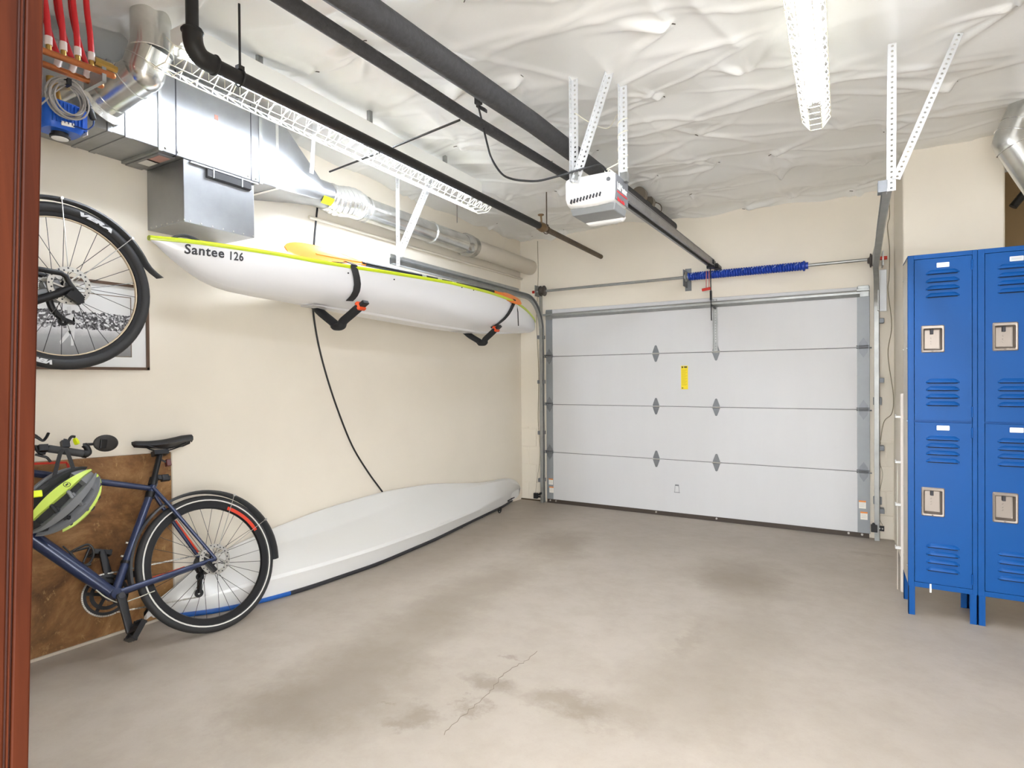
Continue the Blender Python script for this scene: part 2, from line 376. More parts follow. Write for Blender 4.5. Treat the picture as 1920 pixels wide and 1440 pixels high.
# ceiling: sheeting stapled under the joists, sagging and gathered at the staples
gx = np.linspace(XW-0.03, X1+0.03, 470); gy = np.linspace(-0.02+YF-0.1, YB+0.03, 440)
GX, GY = np.meshgrid(gx, gy); Z = np.zeros_like(GX)
rng = np.random.default_rng(5)
st = []
yy = 0.25
while yy < 5.9:
    xx = XW+0.05+rng.uniform(0, .3)
    while xx < X1:
        st.append((xx+rng.uniform(-.1, .1), yy+rng.uniform(-.06, .06))); xx += rng.uniform(0.42, 0.78)
    yy += 0.61
st = np.array(st)
dmin = np.full(GX.shape, 9.0)
for (sx, sy) in st: dmin = np.minimum(dmin, np.hypot((GX-sx)*0.8, GY-sy))
Z -= 0.050*(1-np.exp(-(dmin/0.30)**1.4))
def sn(X, Y, seed, n=7, f0=1.0, f1=4.0, aniso=1.0, ang=None):
    r = np.random.default_rng(seed); o = np.zeros_like(X)
    for k in range(n):
        a = r.uniform(0, PI) if ang is None else ang+r.normal(0, .25); f = r.uniform(f0, f1)*2*PI
        o += np.sin(f*(X*math.cos(a)+Y*math.sin(a)*aniso)+r.uniform(0, 6.28)+1.3*np.sin(2.1*X+1.7*Y+k))
    return o/math.sqrt(n)
Z += 0.010*sn(GX, GY, 1, 8, .4, 1.2)
for i, (sx, sy) in enumerate(st):
    dx, dy = GX-sx, GY-sy; r = np.hypot(dx, dy); w = r < 0.75
    if not w.any(): continue
    q = np.random.default_rng(100+i); rr = r[w]; th = np.arctan2(dy[w], dx[w])
    main = q.choice([-1.57, 0.25, 2.9, -0.6, -2.5]); fold = np.zeros_like(rr)
    for k in range(int(q.integers(5, 10))):
        a = main+q.normal(0, 0.75); bend = q.uniform(-1.2, 1.2); ln_ = q.uniform(0.16, 0.5)
        d = np.angle(np.exp(1j*(th-a-bend*rr))); wd = q.uniform(0.010, 0.018)+0.05*rr
        fold += q.uniform(.5, 1.2)*np.exp(-(d*rr/wd)**2)*np.exp(-(rr/ln_)**2.2)*(1-np.exp(-(rr/0.03)**2))*(np.abs(d) < 1.2)
    Z[w] -= 0.015*fold
# long drawn folds between the joists
for k in range(120):
    q = np.random.default_rng(900+k); x0, y0 = q.uniform(XW, X1), q.uniform(0.4, 5.7); a = q.choice([0.15, 0.3, 0.5, 1.1, -0.2])+q.normal(0, .15); ln_ = q.uniform(.25, .8)
    ca, sa = math.cos(a), math.sin(a); u_ = (GX-x0)*ca+(GY-y0)*sa; v_ = -(GX-x0)*sa+(GY-y0)*ca+q.uniform(-.35, .35)*u_**2
    wd = q.uniform(.012, .035); Z -= q.uniform(.004, .011)*np.exp(-(v_/wd)**2)*np.exp(-(u_/ln_)**4)
zc = CZ+0.03+Z
# the sheet droops over the wall edges
edge = np.minimum(np.minimum(GX-(XW-0.03), (YB+0.03)-GY), 9)
zc = zc-0.05*np.exp(-(edge/0.12)**2)*(0.5+0.5*sn(GX, GY, 21, 4, .25, .6))
zc = np.minimum(zc, CZ+0.045)
nx, ny = GX.shape[1], GX.shape[0]
vs = np.stack([GX.ravel(), GY.ravel(), zc.ravel()], 1)
ii = (np.arange(ny-1)[:, None]*nx+np.arange(nx-1)[None, :]).ravel()
fs = np.stack([ii, ii+nx, ii+nx+1, ii+1], 1)
me = bpy.data.meshes.new('ceiling'); me.from_pydata(vs.tolist(), [], fs.tolist()); me.materials.append(m_plastic)
me.polygons.foreach_set('use_smooth', [True]*len(me.polygons))
ceil = bpy.data.objects.new('ceiling', me); COL.objects.link(ceil); ceil['kind'] = 'structure'; ORG['ceiling'] = V((0, 0, 0))
def ceil_z(x, y):
    i = int(np.clip(np.searchsorted(gx, x), 0, nx-1)); j = int(np.clip(np.searchsorted(gy, y), 0, ny-1)); return float(zc[j, i])
# rigid deck above the sheeting, closing the room
struct(MB().box((XW-0.2, -0.1, 3.08), (X1+0.2, YB+0.2, 3.2)), 'ceiling_deck', m_wall, smooth=0)
sb = MB()
for (sx, sy) in st:
    z = ceil_z(sx, sy)-0.002; a = rng.uniform(0, PI); d = V((math.cos(a), math.sin(a), 0))*0.016
    sb.bar(V((sx, sy, z))-d, V((sx, sy, z))+d, 0.003, 0.004)
so = sb.build('staple', mat('staple_steel', (96, 92, 84), 0.5, 0.5), ceil, smooth=0, kind='stuff')
# doorway the camera looks through: mahogany jamb
dj = thing('door_2', (JX, YF-0.1, floor_z(0.2)), 'dark red mahogany door jamb at the left edge', 'door'); del dj['category']; del dj['label']; dj['kind'] = 'structure'
zt, zb_ = 2.6, floor_z(.2)+0.0
def jy(u): # y of the jamb's surface point seen at image column u (mid height), and its lean
    top = at(u+13, 80, 0, JX); bot = at(u-13, 1360, 0, JX); return top, bot
def jamb(u0, u1, x0, x1, name, m, **k):
    def pt(u, x, z):
        a, c = jy(u); t = (z-c[2])/(a[2]-c[2]); return V((x, c[1]+(a[1]-c[1])*t, z))
    h = MB(); h.hexa([pt(u0, x0, zb_), pt(u0, x1, zb_), pt(u1, x1, zb_), pt(u1, x0, zb_), pt(u0, x0, zt), pt(u0, x1, zt), pt(u1, x1, zt), pt(u1, x0, zt)])
    return h.build(name, m, dj, smooth=0, **k)
jamb(-260, 21, JX-0.055, JX+0.0, 'jamb_board', m_wood, bevel=0.002)
jamb(21, 26, JX-0.055, JX-0.004, 'jamb_groove', mat('mahogany_dark', (58, 24, 14), 0.5))
jamb(26, 29, JX-0.055, JX+0.001, 'jamb_bead', m_wood, bevel=0.0005)
jamb(29, 34, JX-0.055, JX-0.004, 'jamb_groove', mat('mahogany_dark', (58, 24, 14), 0.5))
jamb(34, 69, JX-0.055, JX+0.0, 'jamb_casing', m_wood, bevel=0.002)
# ------------------------------------------------------------------ garage door (part of the setting)
D = 5.758
door = bpy.data.objects.new('door_1', None); COL.objects.link(door); door.location = (-1.33, D, 0); ORG['door_1'] = V((-1.33, D, 0)); door['kind'] = 'structure'
LX0, LX1, RX0, RX1 = -2.866, -2.787, 0.117, 0.209
zj = [0.034, 0.565, 1.098, 1.631, 2.155]
for k in range(4):
    MB().box((LX0+0.004, D, zj[k]+0.0025), (RX1-0.004, D+0.03, zj[k+1]-0.0025)).build('door_section', m_door, door, smooth=0, bevel=0.004)
MB().box((LX0+0.01, D+0.006, 0.04), (RX1-0.01, D+0.029, 2.15)).build('section_core', mat('door_joint_grey', (120, 120, 122), 0.7), door, smooth=0)
for k in range(4):
    for (a, c) in ((LX0, LX1), (RX0, RX1)):
        MB().box((a, D-0.004, zj[k]+0.003), (c, D+0.002, zj[k+1]-0.003)).build('end_stile', m_stile, door, smooth=0, bevel=0.001)
def diamond_hinge(x, z, w=0.034, h=0.085, y=D-0.005):
    hb = MB()
    for sgn in (1, -1):
        P = [(x-w, y, z+sgn*0.006), (x+w, y, z+sgn*0.006), (x+w*0.85, y, z+sgn*h*0.28), (x+w*0.28, y, z+sgn*h*0.93), (x, y, z+sgn*h), (x-w*0.28, y, z+sgn*h*0.93), (x-w*0.85, y, z+sgn*h*0.28)]
        hb.prism(P, (0, 0.0055, 0))
    for zz in (0.055, 0.03, -0.03, -0.055): hb.cyl((x, y-0.003, z+zz), (x, y+0.001, z+zz), 0.0045, 8)
    o = hb.build('hinge', m_zinc, door, smooth=30)
    MB().cyl((x-w-0.006, y-0.006, z), (x+w+0.006, y-0.006, z), 0.0065, 10).build('hinge_pin', m_steel, o)
for x in (-1.629, -1.0455):
    for z in zj[1:4]: diamond_hinge(x, z)
for (xa, xo) in (((LX0+LX1)/2, -1), ((RX0+RX1)/2, 1)):
    for z in zj[1:4]:
        hb = MB()
        for sgn in (1, -1):
            hb.prism([(xa-0.036, D-0.008, z+sgn*0.004), (xa+0.036, D-0.008, z+sgn*0.004), (xa+0.03, D-0.008, z+sgn*0.04), (xa, D-0.008, z+sgn*0.085), (xa-0.03, D-0.008, z+sgn*0.04)], (0, 0.005, 0))
            for q in (0.02, 0.07): hb.cyl((xa, D-0.012, z+sgn*q), (xa, D-0.004, z+sgn*q), 0.005, 8)
        hb.box((xa-0.042, D-0.028, z-0.012), (xa-0.036, D-0.004, z+0.022)); hb.box((xa+0.036, D-0.028, z-0.012), (xa+0.042, D-0.004, z+0.022))
        o = hb.build('roller_hinge', m_zinc, door, smooth=30)
        r = MB(); r.cyl((xa-0.052, D-0.02, z-0.004), (xa+0.06*xo+0.0, D-0.02, z-0.004), 0.0055, 10); r.cyl((xa-0.052, D-0.02, z+0.014), (xa+0.044, D-0.02, z+0.014), 0.005, 10)
        r.build('roller_stem', mat('roller_steel', (98, 100, 102), 0.4, 0.6), o)
# stiffening strut under the top edge
zs0, zs1 = 2.066, 2.096
sb = MB(); sb.loft([[(x, D-0.004, z-0.028), (x, D-0.03, z-0.022), (x, D-0.058, z-0.006), (x, D-0.058, z+0.012), (x, D-0.03, z+0.026), (x, D-0.004, z+0.032)] for x, z in ((LX1+0.01, zs0+0.012), (RX0+0.02, zs1-0.004))])
sb.build('strut', m_galv, door, smooth=25)
for x, z in ((LX0+0.04, 2.09), (RX0+0.045, 2.115)):
    f = MB(); f.box((x-0.04, D-0.012, z-0.05), (x+0.042, D-0.002, z+0.045)); f.box((x-0.05, D-0.062, z-0.006), (x+0.045, D-0.01, z+0.012))
    f.build('top_fixture', m_galv, door, smooth=0, bevel=0.002)
MB().loft([[(LX0+0.008, D-0.016, floor_z(D)+0.002), (LX0+0.008, D-0.010, 0.041), (LX0+0.008, D+0.02, 0.041), (LX0+0.008, D+0.02, 0.002)], [(RX1-0.006, D-0.016, 0.002), (RX1-0.006, D-0.010, 0.041), (RX1-0.006, D+0.02, 0.041), (RX1-0.006, D+0.02, 0.002)]]).build('bottom_seal', m_rubber, door, smooth=0)
for x in (-2.82, -2.75, -1.63, -1.045, 0.05, 0.15): MB().cyl((x, D-0.019, 0.028), (x, D-0.01, 0.028), 0.009, 10).build('seal_bolt', m_steel, door)
a, c = at(1277, 686, 1, D), at(1290, 730, 1, D)
stk = MB().box((a[0], D-0.0015, c[2]), (c[0], D+0.0005, a[2])).build('sticker', m_yellow, door, smooth=0, label='yellow warning sticker')
hd = MB(); w = c[0]-a[0]
hd.box((a[0]+0.006, D-0.0022, a[2]-0.022), (a[0]+0.02, D-0.0012, a[2]-0.006)); hd.box((a[0]+0.03, D-0.0022, a[2]-0.02), (c[0]-0.008, D-0.0012, a[2]-0.006)); hd.box((a[0]+0.008, D-0.0022, c[2]+0.008), (a[0]+0.02, D-0.0012, c[2]+0.018))
hd.build('sticker_print', m_ink, stk, smooth=0)
ln = MB()
for k in range(17): ln.box((a[0]+0.008, D-0.0019, a[2]-0.04-k*0.0095), (c[0]-0.008-0.008*((k*7) % 3), D-0.0012, a[2]-0.037-k*0.0095))
ln.build('sticker_text_lines', mat('sticker_line', (206, 184, 20), 0.5), stk, smooth=0, kind='stuff')
g0, g1 = at(1264, 908, 1, D), at(1273, 924, 1, D)
hh = MB(); hh.box((g0[0], D-0.003, g1[2]), (g1[0]+0.01, D+0.001, g1[2]+0.005)); hh.bar((g0[0]+0.004, D-0.002, g1[2]), (g0[0]+0.012, D-0.002, g0[2]), 0.003, 0.003, (0, 1, 0)); hh.bar((g1[0]+0.004, D-0.002, g1[2]), (g1[0]-0.002, D-0.002, g0[2]), 0.003, 0.003, (0, 1, 0)); hh.box((g0[0]+0.012, D-0.005, g0[2]-0.014), (g1[0]-0.002, D, g0[2]))
hh.build('lift_handle', m_zinc, door, smooth=0)
for (u, v) in ((1033, 903), (1034, 918), (1617, 946), (1620, 967)):
    p = at(u, v, 1, D-0.005); s_ = 0.026
    o = MB().box((p[0]-s_, D-0.0055, p[2]-s_*1.3), (p[0]+s_, D-0.0042, p[2]+s_*1.3)).build('warning_label', m_paper, door, smooth=0)
    MB().box((p[0]-s_, D-0.0062, p[2]+s_*0.8), (p[0]+s_, D-0.0054, p[2]+s_*1.3)).build('label_band', m_orange, o, smooth=0)
    q = MB()
    for k in range(4): q.box((p[0]-s_*.8, D-0.0061, p[2]+s_*(0.5-k*0.4)), (p[0]+s_*(.8-.2*(k % 2)), D-0.0054, p[2]+s_*(0.58-k*0.4)))
    q.build('label_lines', mat('grey_print', (190, 188, 184), 0.6), o, smooth=0, kind='stuff')

# perforated angle iron
def perf_strip(mb, p0, p1, wdir, w, pitch=0.0254, hole=0.0058):
    p0, p1 = V(p0), V(p1); t = unit(p1-p0); L_ = np.linalg.norm(p1-p0); wd = unit(wdir); wd = unit(wd-t*(wd@t)); n = max(1, int(L_/pitch)); pt = L_/n
    for k in range(n):
        c = p0+t*(k+.5)*pt+wd*w/2; hx, hy = pt/2, w/2; o = []; i_ = []
        for j, (sx, sy) in enumerate(((1, 0), (1, 1), (0, 1), (-1, 1), (-1, 0), (-1, -1), (0, -1), (1, -1))):
            o.append(c+t*sx*hx+wd*sy*hy); a = j*PI/4; i_.append(c+t*math.cos(a)*hole+wd*math.sin(a)*hole)
        mb.add(o+i_, [(j, (j+1) % 8, 8+(j+1) % 8, 8+j) for j in range(8)])
def angle_iron(p0, p1, d1, d2, w, parent, name='angle_iron', m=None, w2=None):
    mb = MB(); perf_strip(mb, p0, p1, d1, w); perf_strip(mb, p0, p1, d2, w2 or w)
    return mb.build(name, m or m_white_iron, parent, smooth=0, solid=0.0022)

# ------------------------------------------------------------------ door tracks
def channel(path, side, parent, name='track', m=None):
    # C-shaped track rolled along the path; side = direction of the open mouth (towards the door panels)
    P = [V(p) for p in path]; rings = []
    for i, p in enumerate(P):
        t = unit(P[min(i+1, len(P)-1)]-P[max(i-1, 0)]); sx = unit(V(side)); n = np.cross(t, sx)
        prof = [(0.0, -0.022), (0.004, -0.027), (-0.028, -0.027), (-0.034, -0.02), (-0.034, 0.02), (-0.028, 0.027), (-0.002, 0.027), (0.004, 0.02), (0.002, 0.019), (-0.004, 0.0245), (-0.027, 0.0245), (-0.0315, 0.019), (-0.0315, -0.019), (-0.027, -0.0245), (-0.002, -0.0245), (0.0, -0.022)]
        rings.append([p+sx*a+n*c for a, c in prof[:-1]])
    return MB().loft(rings).build(name, m or m_galv, parent, smooth=35)
def door_track(path, side, label, grp='overhead door tracks'):
    t = thing('door_track', path[-1], label, 'track', grp); channel(path, side, t); return t
def curve_path(a, corner, c, r, n=10):
    a, b_, c = V(a), V(corner), V(c); d1 = unit(a-b_); d2 = unit(c-b_); out = [a]
    for k in range(n+1):
        th = PI/2*k/n; out.append(b_+d1*r*(1-math.sin(th))+d2*r*(1-math.cos(th)))
    out.append(c); return out
LXT = -2.885
lt = door_track(curve_path((LXT, 3.26, 2.272), (LXT, 5.715, 2.262), (LXT, 5.715, 0.0), 0.36), (1, 0, 0), 'left galvanized door track curving from above the hanging kayak down to the floor')
MB().box((LXT-0.044, 3.28, 2.25), (LXT-0.038, 5.25, 2.33)).build('track_stiffener', m_galv, lt, smooth=0)
rt = door_track([(.172, 3.2, 2.272), (.19, 4.1, 2.268)]+curve_path((.205, 5.1, 2.262), (.243, 5.715, 2.255), (.243, 5.715, 0.0), 0.36)[1:], (-1, 0, 0), 'right galvanized door track curving down beside the blue lockers')
MB().box((.212, 4.15, 2.25), (.219, 5.3, 2.34)).build('track_stiffener', m_galv, rt, smooth=0)
for (t_, sx, x) in ((lt, -1, LXT-0.036), (rt, 1, 0.28)):
    for z in (0.25, 0.78, 1.35, 1.85):
        MB().box((x-0.03, 5.70, z-0.02), (x+0.03, YB-0.003, z+0.02)).build('wall_bracket', m_zinc, t_, smooth=0, bevel=0.003)
# flag brackets at the top of the upright tracks
MB().box((0.262, 5.62, 1.93), (0.268, 5.745, 2.28)).build('flag_bracket', m_galv, rt, smooth=0)
MB().box((0.268, 5.735, 1.93), (0.33, 5.742, 2.28)).build('flag_bracket', m_white_iron, rt, smooth=0, bevel=0.002)
MB().box((LXT-0.05, 5.735, 1.9), (LXT-0.037, 5.788, 2.36)).build('flag_bracket', m_galv, lt, smooth=0)
# rear hangers
cz = ceil_z(-2.88, 3.3)
angle_iron((-2.87, 3.28, 2.235), (-2.87, 3.28, 2.90), (1, 0, 0), (0, 1, 0), 0.034, lt)
angle_iron((-2.862, 3.30, 2.30), (-2.80, 3.62, 2.96), (1, 0, 0), (0, 0.3, 1), 0.032, lt)
angle_iron((.186, 3.195, 2.245), (.196, 3.28, 2.965), (1, 0, 0), (0, 1, 0), 0.034, rt)
angle_iron((.206, 3.19, 2.30), (.47, 3.40, 3.0), (1, -0.0, -0.3), (0, 1, 0), 0.032, rt)
MB().box((.15, 3.195, 2.245), (.188, 3.25, 2.30)).build('end_clip', m_zinc, rt, smooth=0, bevel=0.002)
# ------------------------------------------------------------------ torsion shaft
ys = D-0.08
ts = thing('torsion_spring_shaft', (-1.3, ys, 2.36), 'steel torsion shaft with a blue spring above the garage door', 'door spring')
MB().cyl((-2.95, ys, 2.352), (0.29, ys, 2.366), 0.0135, 16).build('shaft', m_galv, ts)
# wound spring: one coil tube
N_ = 46; pts = []
for i in range(N_*10+1):
    t = i/10; x = -1.285+1.0*t/N_; a = 2*PI*t; pts.append((x, ys+0.029*math.cos(a), 2.362+0.029*math.sin(a)))
MB().tube(pts, 0.0115, 6).build('spring', m_spring, ts, smooth=60)
MB().cyl((-1.285, ys, 2.362), (-0.285, ys, 2.362), 0.026, 18).build('spring_core', m_spring, ts)
st_ = MB()
for k in range(11):
    x = -1.24+k*0.09; a = -0.6-0.12*(k % 3); st_.obox((x, ys-0.0405*math.cos(a+.3), 2.362+0.0405*math.sin(a+.6)+0.02), (1, 0, 0.6), (0, 1, 0), (-0.6, 0, 1), 0.016, 0.0015, 0.002)
st_.build('paint_stripes', mat('spring_stripe', (150, 170, 215), 0.5), ts, smooth=0, kind='stuff')
for x in (-1.295, -0.272): MB().lathe((x, ys, 2.362), (1, 0, 0), [(0.02, -0.02), (0.045, -0.02), (0.045, -0.006), (0.03, 0.0), (0.03, 0.02)], 18).build('spring_cone', m_spring if x > -1 else m_galv, ts)
bpz = MB(); bpz.box((-1.325, ys-0.05, 2.27), (-1.318, YB-0.001, 2.43)); bpz.box((-1.34, YB-0.006, 2.24), (-1.28, YB-0.0005, 2.46)); bpz.build('centre_bracket', m_zinc, ts, smooth=0, bevel=0.002)
for x, s in ((-2.865, 1), (0.235, -1)):
    MB().lathe((x, ys, 2.355), (s, 0, 0), [(0.015, -0.03), (0.056, -0.028), (0.058, -0.02), (0.05, -0.016), (0.047, 0.012), (0.058, 0.018), (0.058, 0.026), (0.03, 0.03), (0.02, 0.045)], 24).build('cable_drum', mat('dark_casting', (84, 78, 74), 0.5, 0.5), ts)
for x0, x1 in ((-2.99, -2.94), (0.28, 0.33)): MB().cyl((x0, ys, 2.352 if x0 < 0 else 2.366), (x1, ys, 2.352 if x0 < 0 else 2.366), 0.0155, 12).build('shaft_end', m_red, ts)
for x in (-2.94, 0.30): MB().box((x-0.004, ys-0.04, 2.30), (x+0.004, YB-0.001, 2.42)).build('bearing_plate', m_galv, ts, smooth=0)
# ------------------------------------------------------------------ opener
RX = -1.045
op = thing('garage_door_opener', (RX, 3.1, 2.3), 'white garage door opener with grey lens hanging from the ceiling on its rail', 'door opener')
fy = 2.86
fl_ = at(1057, 345, 1, fy); fr = at(1151, 335, 1, fy); OX0, OX1 = fl_[0], fr[0]
back = at(1180, 372, 0, OX1); OY1 = back[1]
zt0 = at(1152, 317, 1, fy)[2]; zb0 = at(1100, 390, 1, fy)[2]; zside = at(1152, 371, 1, fy)[2]
print('opener', OX0, OX1, fy, OY1, zt0, zb0, zside)
# shell: rounded box that swells downwards at the middle, loft along Y
def opsec(y, inset, drop):
    x0, x1 = OX0+inset, OX1-inset; zt_, zb2 = zt0-inset*0.4, zside-drop+inset*0.5; P = []
    c = 0.018
    P += [(x0, y, zb2+c+0.02), (x0-0.0, y, zt_-c), (x0+c*.3, y, zt_-c*.3), (x0+c, y, zt_), (x1-c, y, zt_), (x1-c*.3, y, zt_-c*.3), (x1, y, zt_-c), (x1, y, zb2+c+0.02), (x1-c*.5, y, zb2+c*.5), (x1-0.03, y, zb2-0.0), (x1-0.1, y, zb2-0.012), (x0+0.1, y, zb2-0.012), (x0+0.03, y, zb2-0.0), (x0+c*.5, y, zb2+c*.5)]
    return [V(p) for p in P]
L_ = OY1-fy
rings = [opsec(fy, 0.03, -0.02), opsec(fy+0.006, 0.012, -0.004), opsec(fy+0.02, 0.003, 0.0), opsec(fy+0.06, 0.0, 0.006), opsec(fy+L_*0.5, 0.0, 0.012), opsec(OY1-0.06, 0.0, 0.006), opsec(OY1-0.015, 0.004, 0.0), opsec(OY1-0.002, 0.02, -0.012)]
housing = MB().loft(rings).build('housing', m_white, op, smooth=50)
vb = MB()
for k in range(10):
    x = OX0+0.045+k*(OX1-OX0-0.12)/9; z = zside+0.018+0.0016*k
    vb.obox((x, fy+0.004, z+0.0), (0.35, 0, 1), (0, 1, 0), (1, 0, -0.35), 0.011, 0.014, 0.0025)
build_each(vb, 'vent_slot', m_ink, housing, smooth=0)
# grey diffuser under the body
q = MB(); q.loft([[(OX0+0.02, y, zside-0.010), (OX1-0.004, y, zside-0.010), (OX1-0.012, y, zside-0.05), (OX0+0.035, y, zside-0.05)] for y in (fy+0.035, OY1-0.035)])
q.build('light_lens', mat('smoke_lens', (134, 136, 136), 0.4), op, smooth=0, bevel=0.006)
q = MB(); q.loft([[(OX0+0.03, y, zside-0.04), (OX1-0.01, y, zside-0.04), (OX1-0.03, y, zside-0.066), (OX0+0.06, y, zside-0.066)] for y in (OY1-0.05, OY1-0.004)])
q.build('rear_cowl', m_white, op, smooth=0, bevel=0.012)
side = MB().box((OX1-0.004, fy+0.03, zside+0.004), (OX1+0.003, OY1-0.03, zt0-0.012)).build('side_panel', mat('opener_grey', (112, 114, 118), 0.45), op, smooth=0, bevel=0.002)
wy = (OY1-fy-0.09); tm = text_mesh('LiftMaster', 0.058, stretch=1.0, bold=0.0008)
wid = max(p[0] for p in tm.v); k_ = wy/wid
place(tm, (OX1+0.0035, fy+0.04, zt0-0.088), (0, k_, 0), (0, 0, 0.9), (1, 0, 0)); tm.build('lettering', m_white, side, smooth=0)
MB().box((OX1+0.003, fy+0.04, zt0-0.106), (OX1+0.0042, OY1-0.05, zt0-0.098)).build('red_line', mat('logo_red', (214, 44, 52), 0.5), side, smooth=0)
rb = MB()
for k, (w, h) in enumerate(((0.016, .02), (0.012, .016), (0.014, .018), (0.012, .014), (0.016, .02), (0.01, .016))): rb.box((OX1+0.003, fy+0.045+k*0.02, zt0-0.15), (OX1+0.0042, fy+0.045+k*0.02+w, zt0-0.15+h))
rb.build('red_print', mat('logo_red', (214, 44, 52), 0.5), side, smooth=0, kind='stuff')
MB().cyl((OX1-0.03, fy-0.002, zt0-0.045), (OX1-0.03, fy+0.02, zt0-0.045), 0.011, 14).build('side_button', mat('opener_grey', (112, 114, 118), 0.45), op)
# rail
r0, r1 = at(1186, 381, 0, RX), at(1335, 494, 0, RX)
r0 = r0-unit(r1-r0)*max(0.0, r0[1]-OY1+0.03); rl = MB(); d = r1-r0; w2, h2 = 0.018, 0.028
for (xx, zz, hw, hh_) in ((-w2, 0, 0.0025, h2), (w2, 0, 0.0025, h2), (0, h2, w2+0.006, 0.0025), (-w2-0.006, -h2, 0.008, 0.0025), (w2+0.006, -h2, 0.008, 0.0025)):
    rl.hexa([V(p)+V((xx+sx*hw, 0, zz+sz*hh_)) for sz in (-1, 1) for p, sx in ((r0, -1), (r0, 1), (r1, 1), (r1, -1))])
rl.build('rail', m_rail, op, smooth=0)
MB().tube([r0+V((0, 0, -0.012)), r1+V((0, 0, -0.012))], 0.008, 8).build('drive_screw', mat('grease_dark', (60, 58, 56), 0.5, 0.3), op)
hb = MB(); e = r1; hb.box((e[0]-0.03, e[1]-0.08, e[2]-0.05), (e[0]+0.03, e[1]+0.02, e[2]+0.02)); hb.box((e[0]-0.012, e[1]-0.0, e[2]-0.03), (e[0]+0.05, YB-0.002, e[2]+0.0)); hb.cyl((e[0]-0.045, e[1]-0.01, e[2]-0.03), (e[0]+0.06, e[1]-0.01, e[2]-0.03), 0.018, 12)
hb.build('header_bracket', m_blackmetal, op, bevel=0.003)
yk = e[1]-0.05
k0, k1 = at(1327, 508, 1, yk), at(1327, 541, 1, yk)
MB().tube([k0+V((-0.012, 0, 0)), k1+V((-0.014, 0, 0)), k1+V((0.012, 0, 0.002)), k0+V((0.012, 0, 0))], 0.0035, 6).build('release_cord', mat('release_cord_red', (204, 120, 110), 0.6), op)
rh = MB(); rh.obox(k1+V((-0.012, -0.004, -0.006)), (1, 0, 0.12), (0, 1, 0), (-0.12, 0, 1), 0.04, 0.01, 0.013); rh.build('release_handle', m_red, op, smooth=0, bevel=0.005)
a0, a1 = at(1332, 500, 1, yk), at(1334, 601, 1, yk)
ab = MB(); ab.bar(a0, a1, 0.012, 0.008, (1, 0, 0)); ab.bar(a0+(a1-a0)*0.45, a0+(a1-a0)*0.62, 0.03, 0.016, (1, 0, 0)); ab.build('door_arm', m_blackmetal, op, smooth=0)
MB().cyl(at(1334, 572, 1, yk), at(1341, 578, 1, D-0.03), 0.009, 10).build('arm_pin', m_blackmetal, op)
bx0, bx1 = at(1341, 582, 1, D-0.012), at(1342, 662, 1, D-0.012)
angle_iron(bx1+V((-0.018, 0, 0)), bx0+V((-0.018, 0, 0.11)), (1, 0, 0), (0, -1, 0), 0.036, op, 'door_bracket', m_galv, 0.02)
# hanging irons of the opener
q0 = (OX0+0.055, OY1-0.06, zt0-0.01)
c0 = at(1077, 160, 0, OX0+0.07); c1 = at(1141, 150, 2, 2.955); c2 = at(1166, 130, 0, OX1-0.03)
b2 = at(1164, 325, 0, OX1-0.02); b0 = at(1073, 330, 0, OX0+0.05)
angle_iron(b0-V((0, 0, .04)), (b0[0]+0.0, b0[1], 3.0), (1, 0, 0), (0, -1, 0), 0.036, op)
angle_iron(b0+V((0.012, -0.012, -.04)), c1+V((0, 0, 0.05)), (1, 0, 0), (0, -1, 0), 0.034, op)
angle_iron(b2-V((0, 0, .04)), (b2[0], b2[1], 3.0), (1, 0, 0), (0, -1, 0), 0.038, op)
sg = MB(); sg.box((b0[0], b0[1]-0.02, zt0-0.02), (b0[0]+0.04, b0[1]+0.02, zt0+0.03)); sg.box((b2[0], b2[1]-0.02, zt0-0.02), (b2[0]+0.04, b2[1]+0.02, zt0+0.03)); build_each(sg, 'mounting_tab', m_galv, op, smooth=0)
wp = []
for i in range(60):
    t = i/59; a = 2*PI*4.5*t; wp.append((b2[0]+0.018+0.027*math.cos(a), b2[1]-0.018+0.027*math.sin(a), zt0+0.05+0.30*t))
MB().tube(wp, 0.0028, 5).build('white_wire', m_wire, op)
mid = [at(1166, 245, 0, OX1-0.02), at(1140, 240, 0, OX1-0.15), at(1110, 232, 0, OX0+0.15), at(1078, 212, 0, OX0+0.07)]
MB().tube(smooth_path([wp[-1]]+[p for p in mid[1:]]), 0.0025, 5).build('white_wire', m_wire, op)
MB().tube(smooth_path([(b2[0], b2[1]-0.03, zt0+0.08), (b2[0]-0.08, b2[1]-0.03, zt0+0.05), (RX-0.02, OY1-0.1, zt0+0.02), (RX-0.05, OY1-0.12, zt0+0.05), (RX-0.07, OY1-0.1, zt0+0.03), (RX-0.03, OY1-0.12, zt0+0.005)]), 0.004, 6).build('white_wire', m_wire, op)
# power cord from the ceiling outlet to the opener
cs = at(897, 196, 2, 2.93); ce = (RX-0.05, OY1-0.1, zt0+0.005)
uv = [(897, 200), (903, 225), (914, 272), (922, 298), (940, 325), (958, 335), (984, 339), (1010, 339), (1040, 332), (1075, 322), (1105, 313), (1128, 310)]
xs_ = np.linspace(cs[0], ce[0]-0.01, len(uv))
pts = [at(u, v, 0, x) for (u, v), x in zip(uv, xs_)]
cord = MB().tube(smooth_path(pts+[ce]), 0.0055, 8).build('power_cord', m_black); tag(cord, 'black power cord drooping from ceiling outlet to the garage door opener', 'cord')
pl = MB(); pl.box(cs+V((-0.018, -0.018, 0.0)), cs+V((0.018, 0.018, 0.07))); pl.build('plug', m_black, cord, smooth=0, bevel=0.005)
pl = MB(); pl.obox(at(903, 203, 2, 2.93), (1, 1, -.6), (0, 1, 0), (0, 0, 1), 0.03, 0.012, 0.012); pl.build('plug', m_black, cord, smooth=0, bevel=0.004)
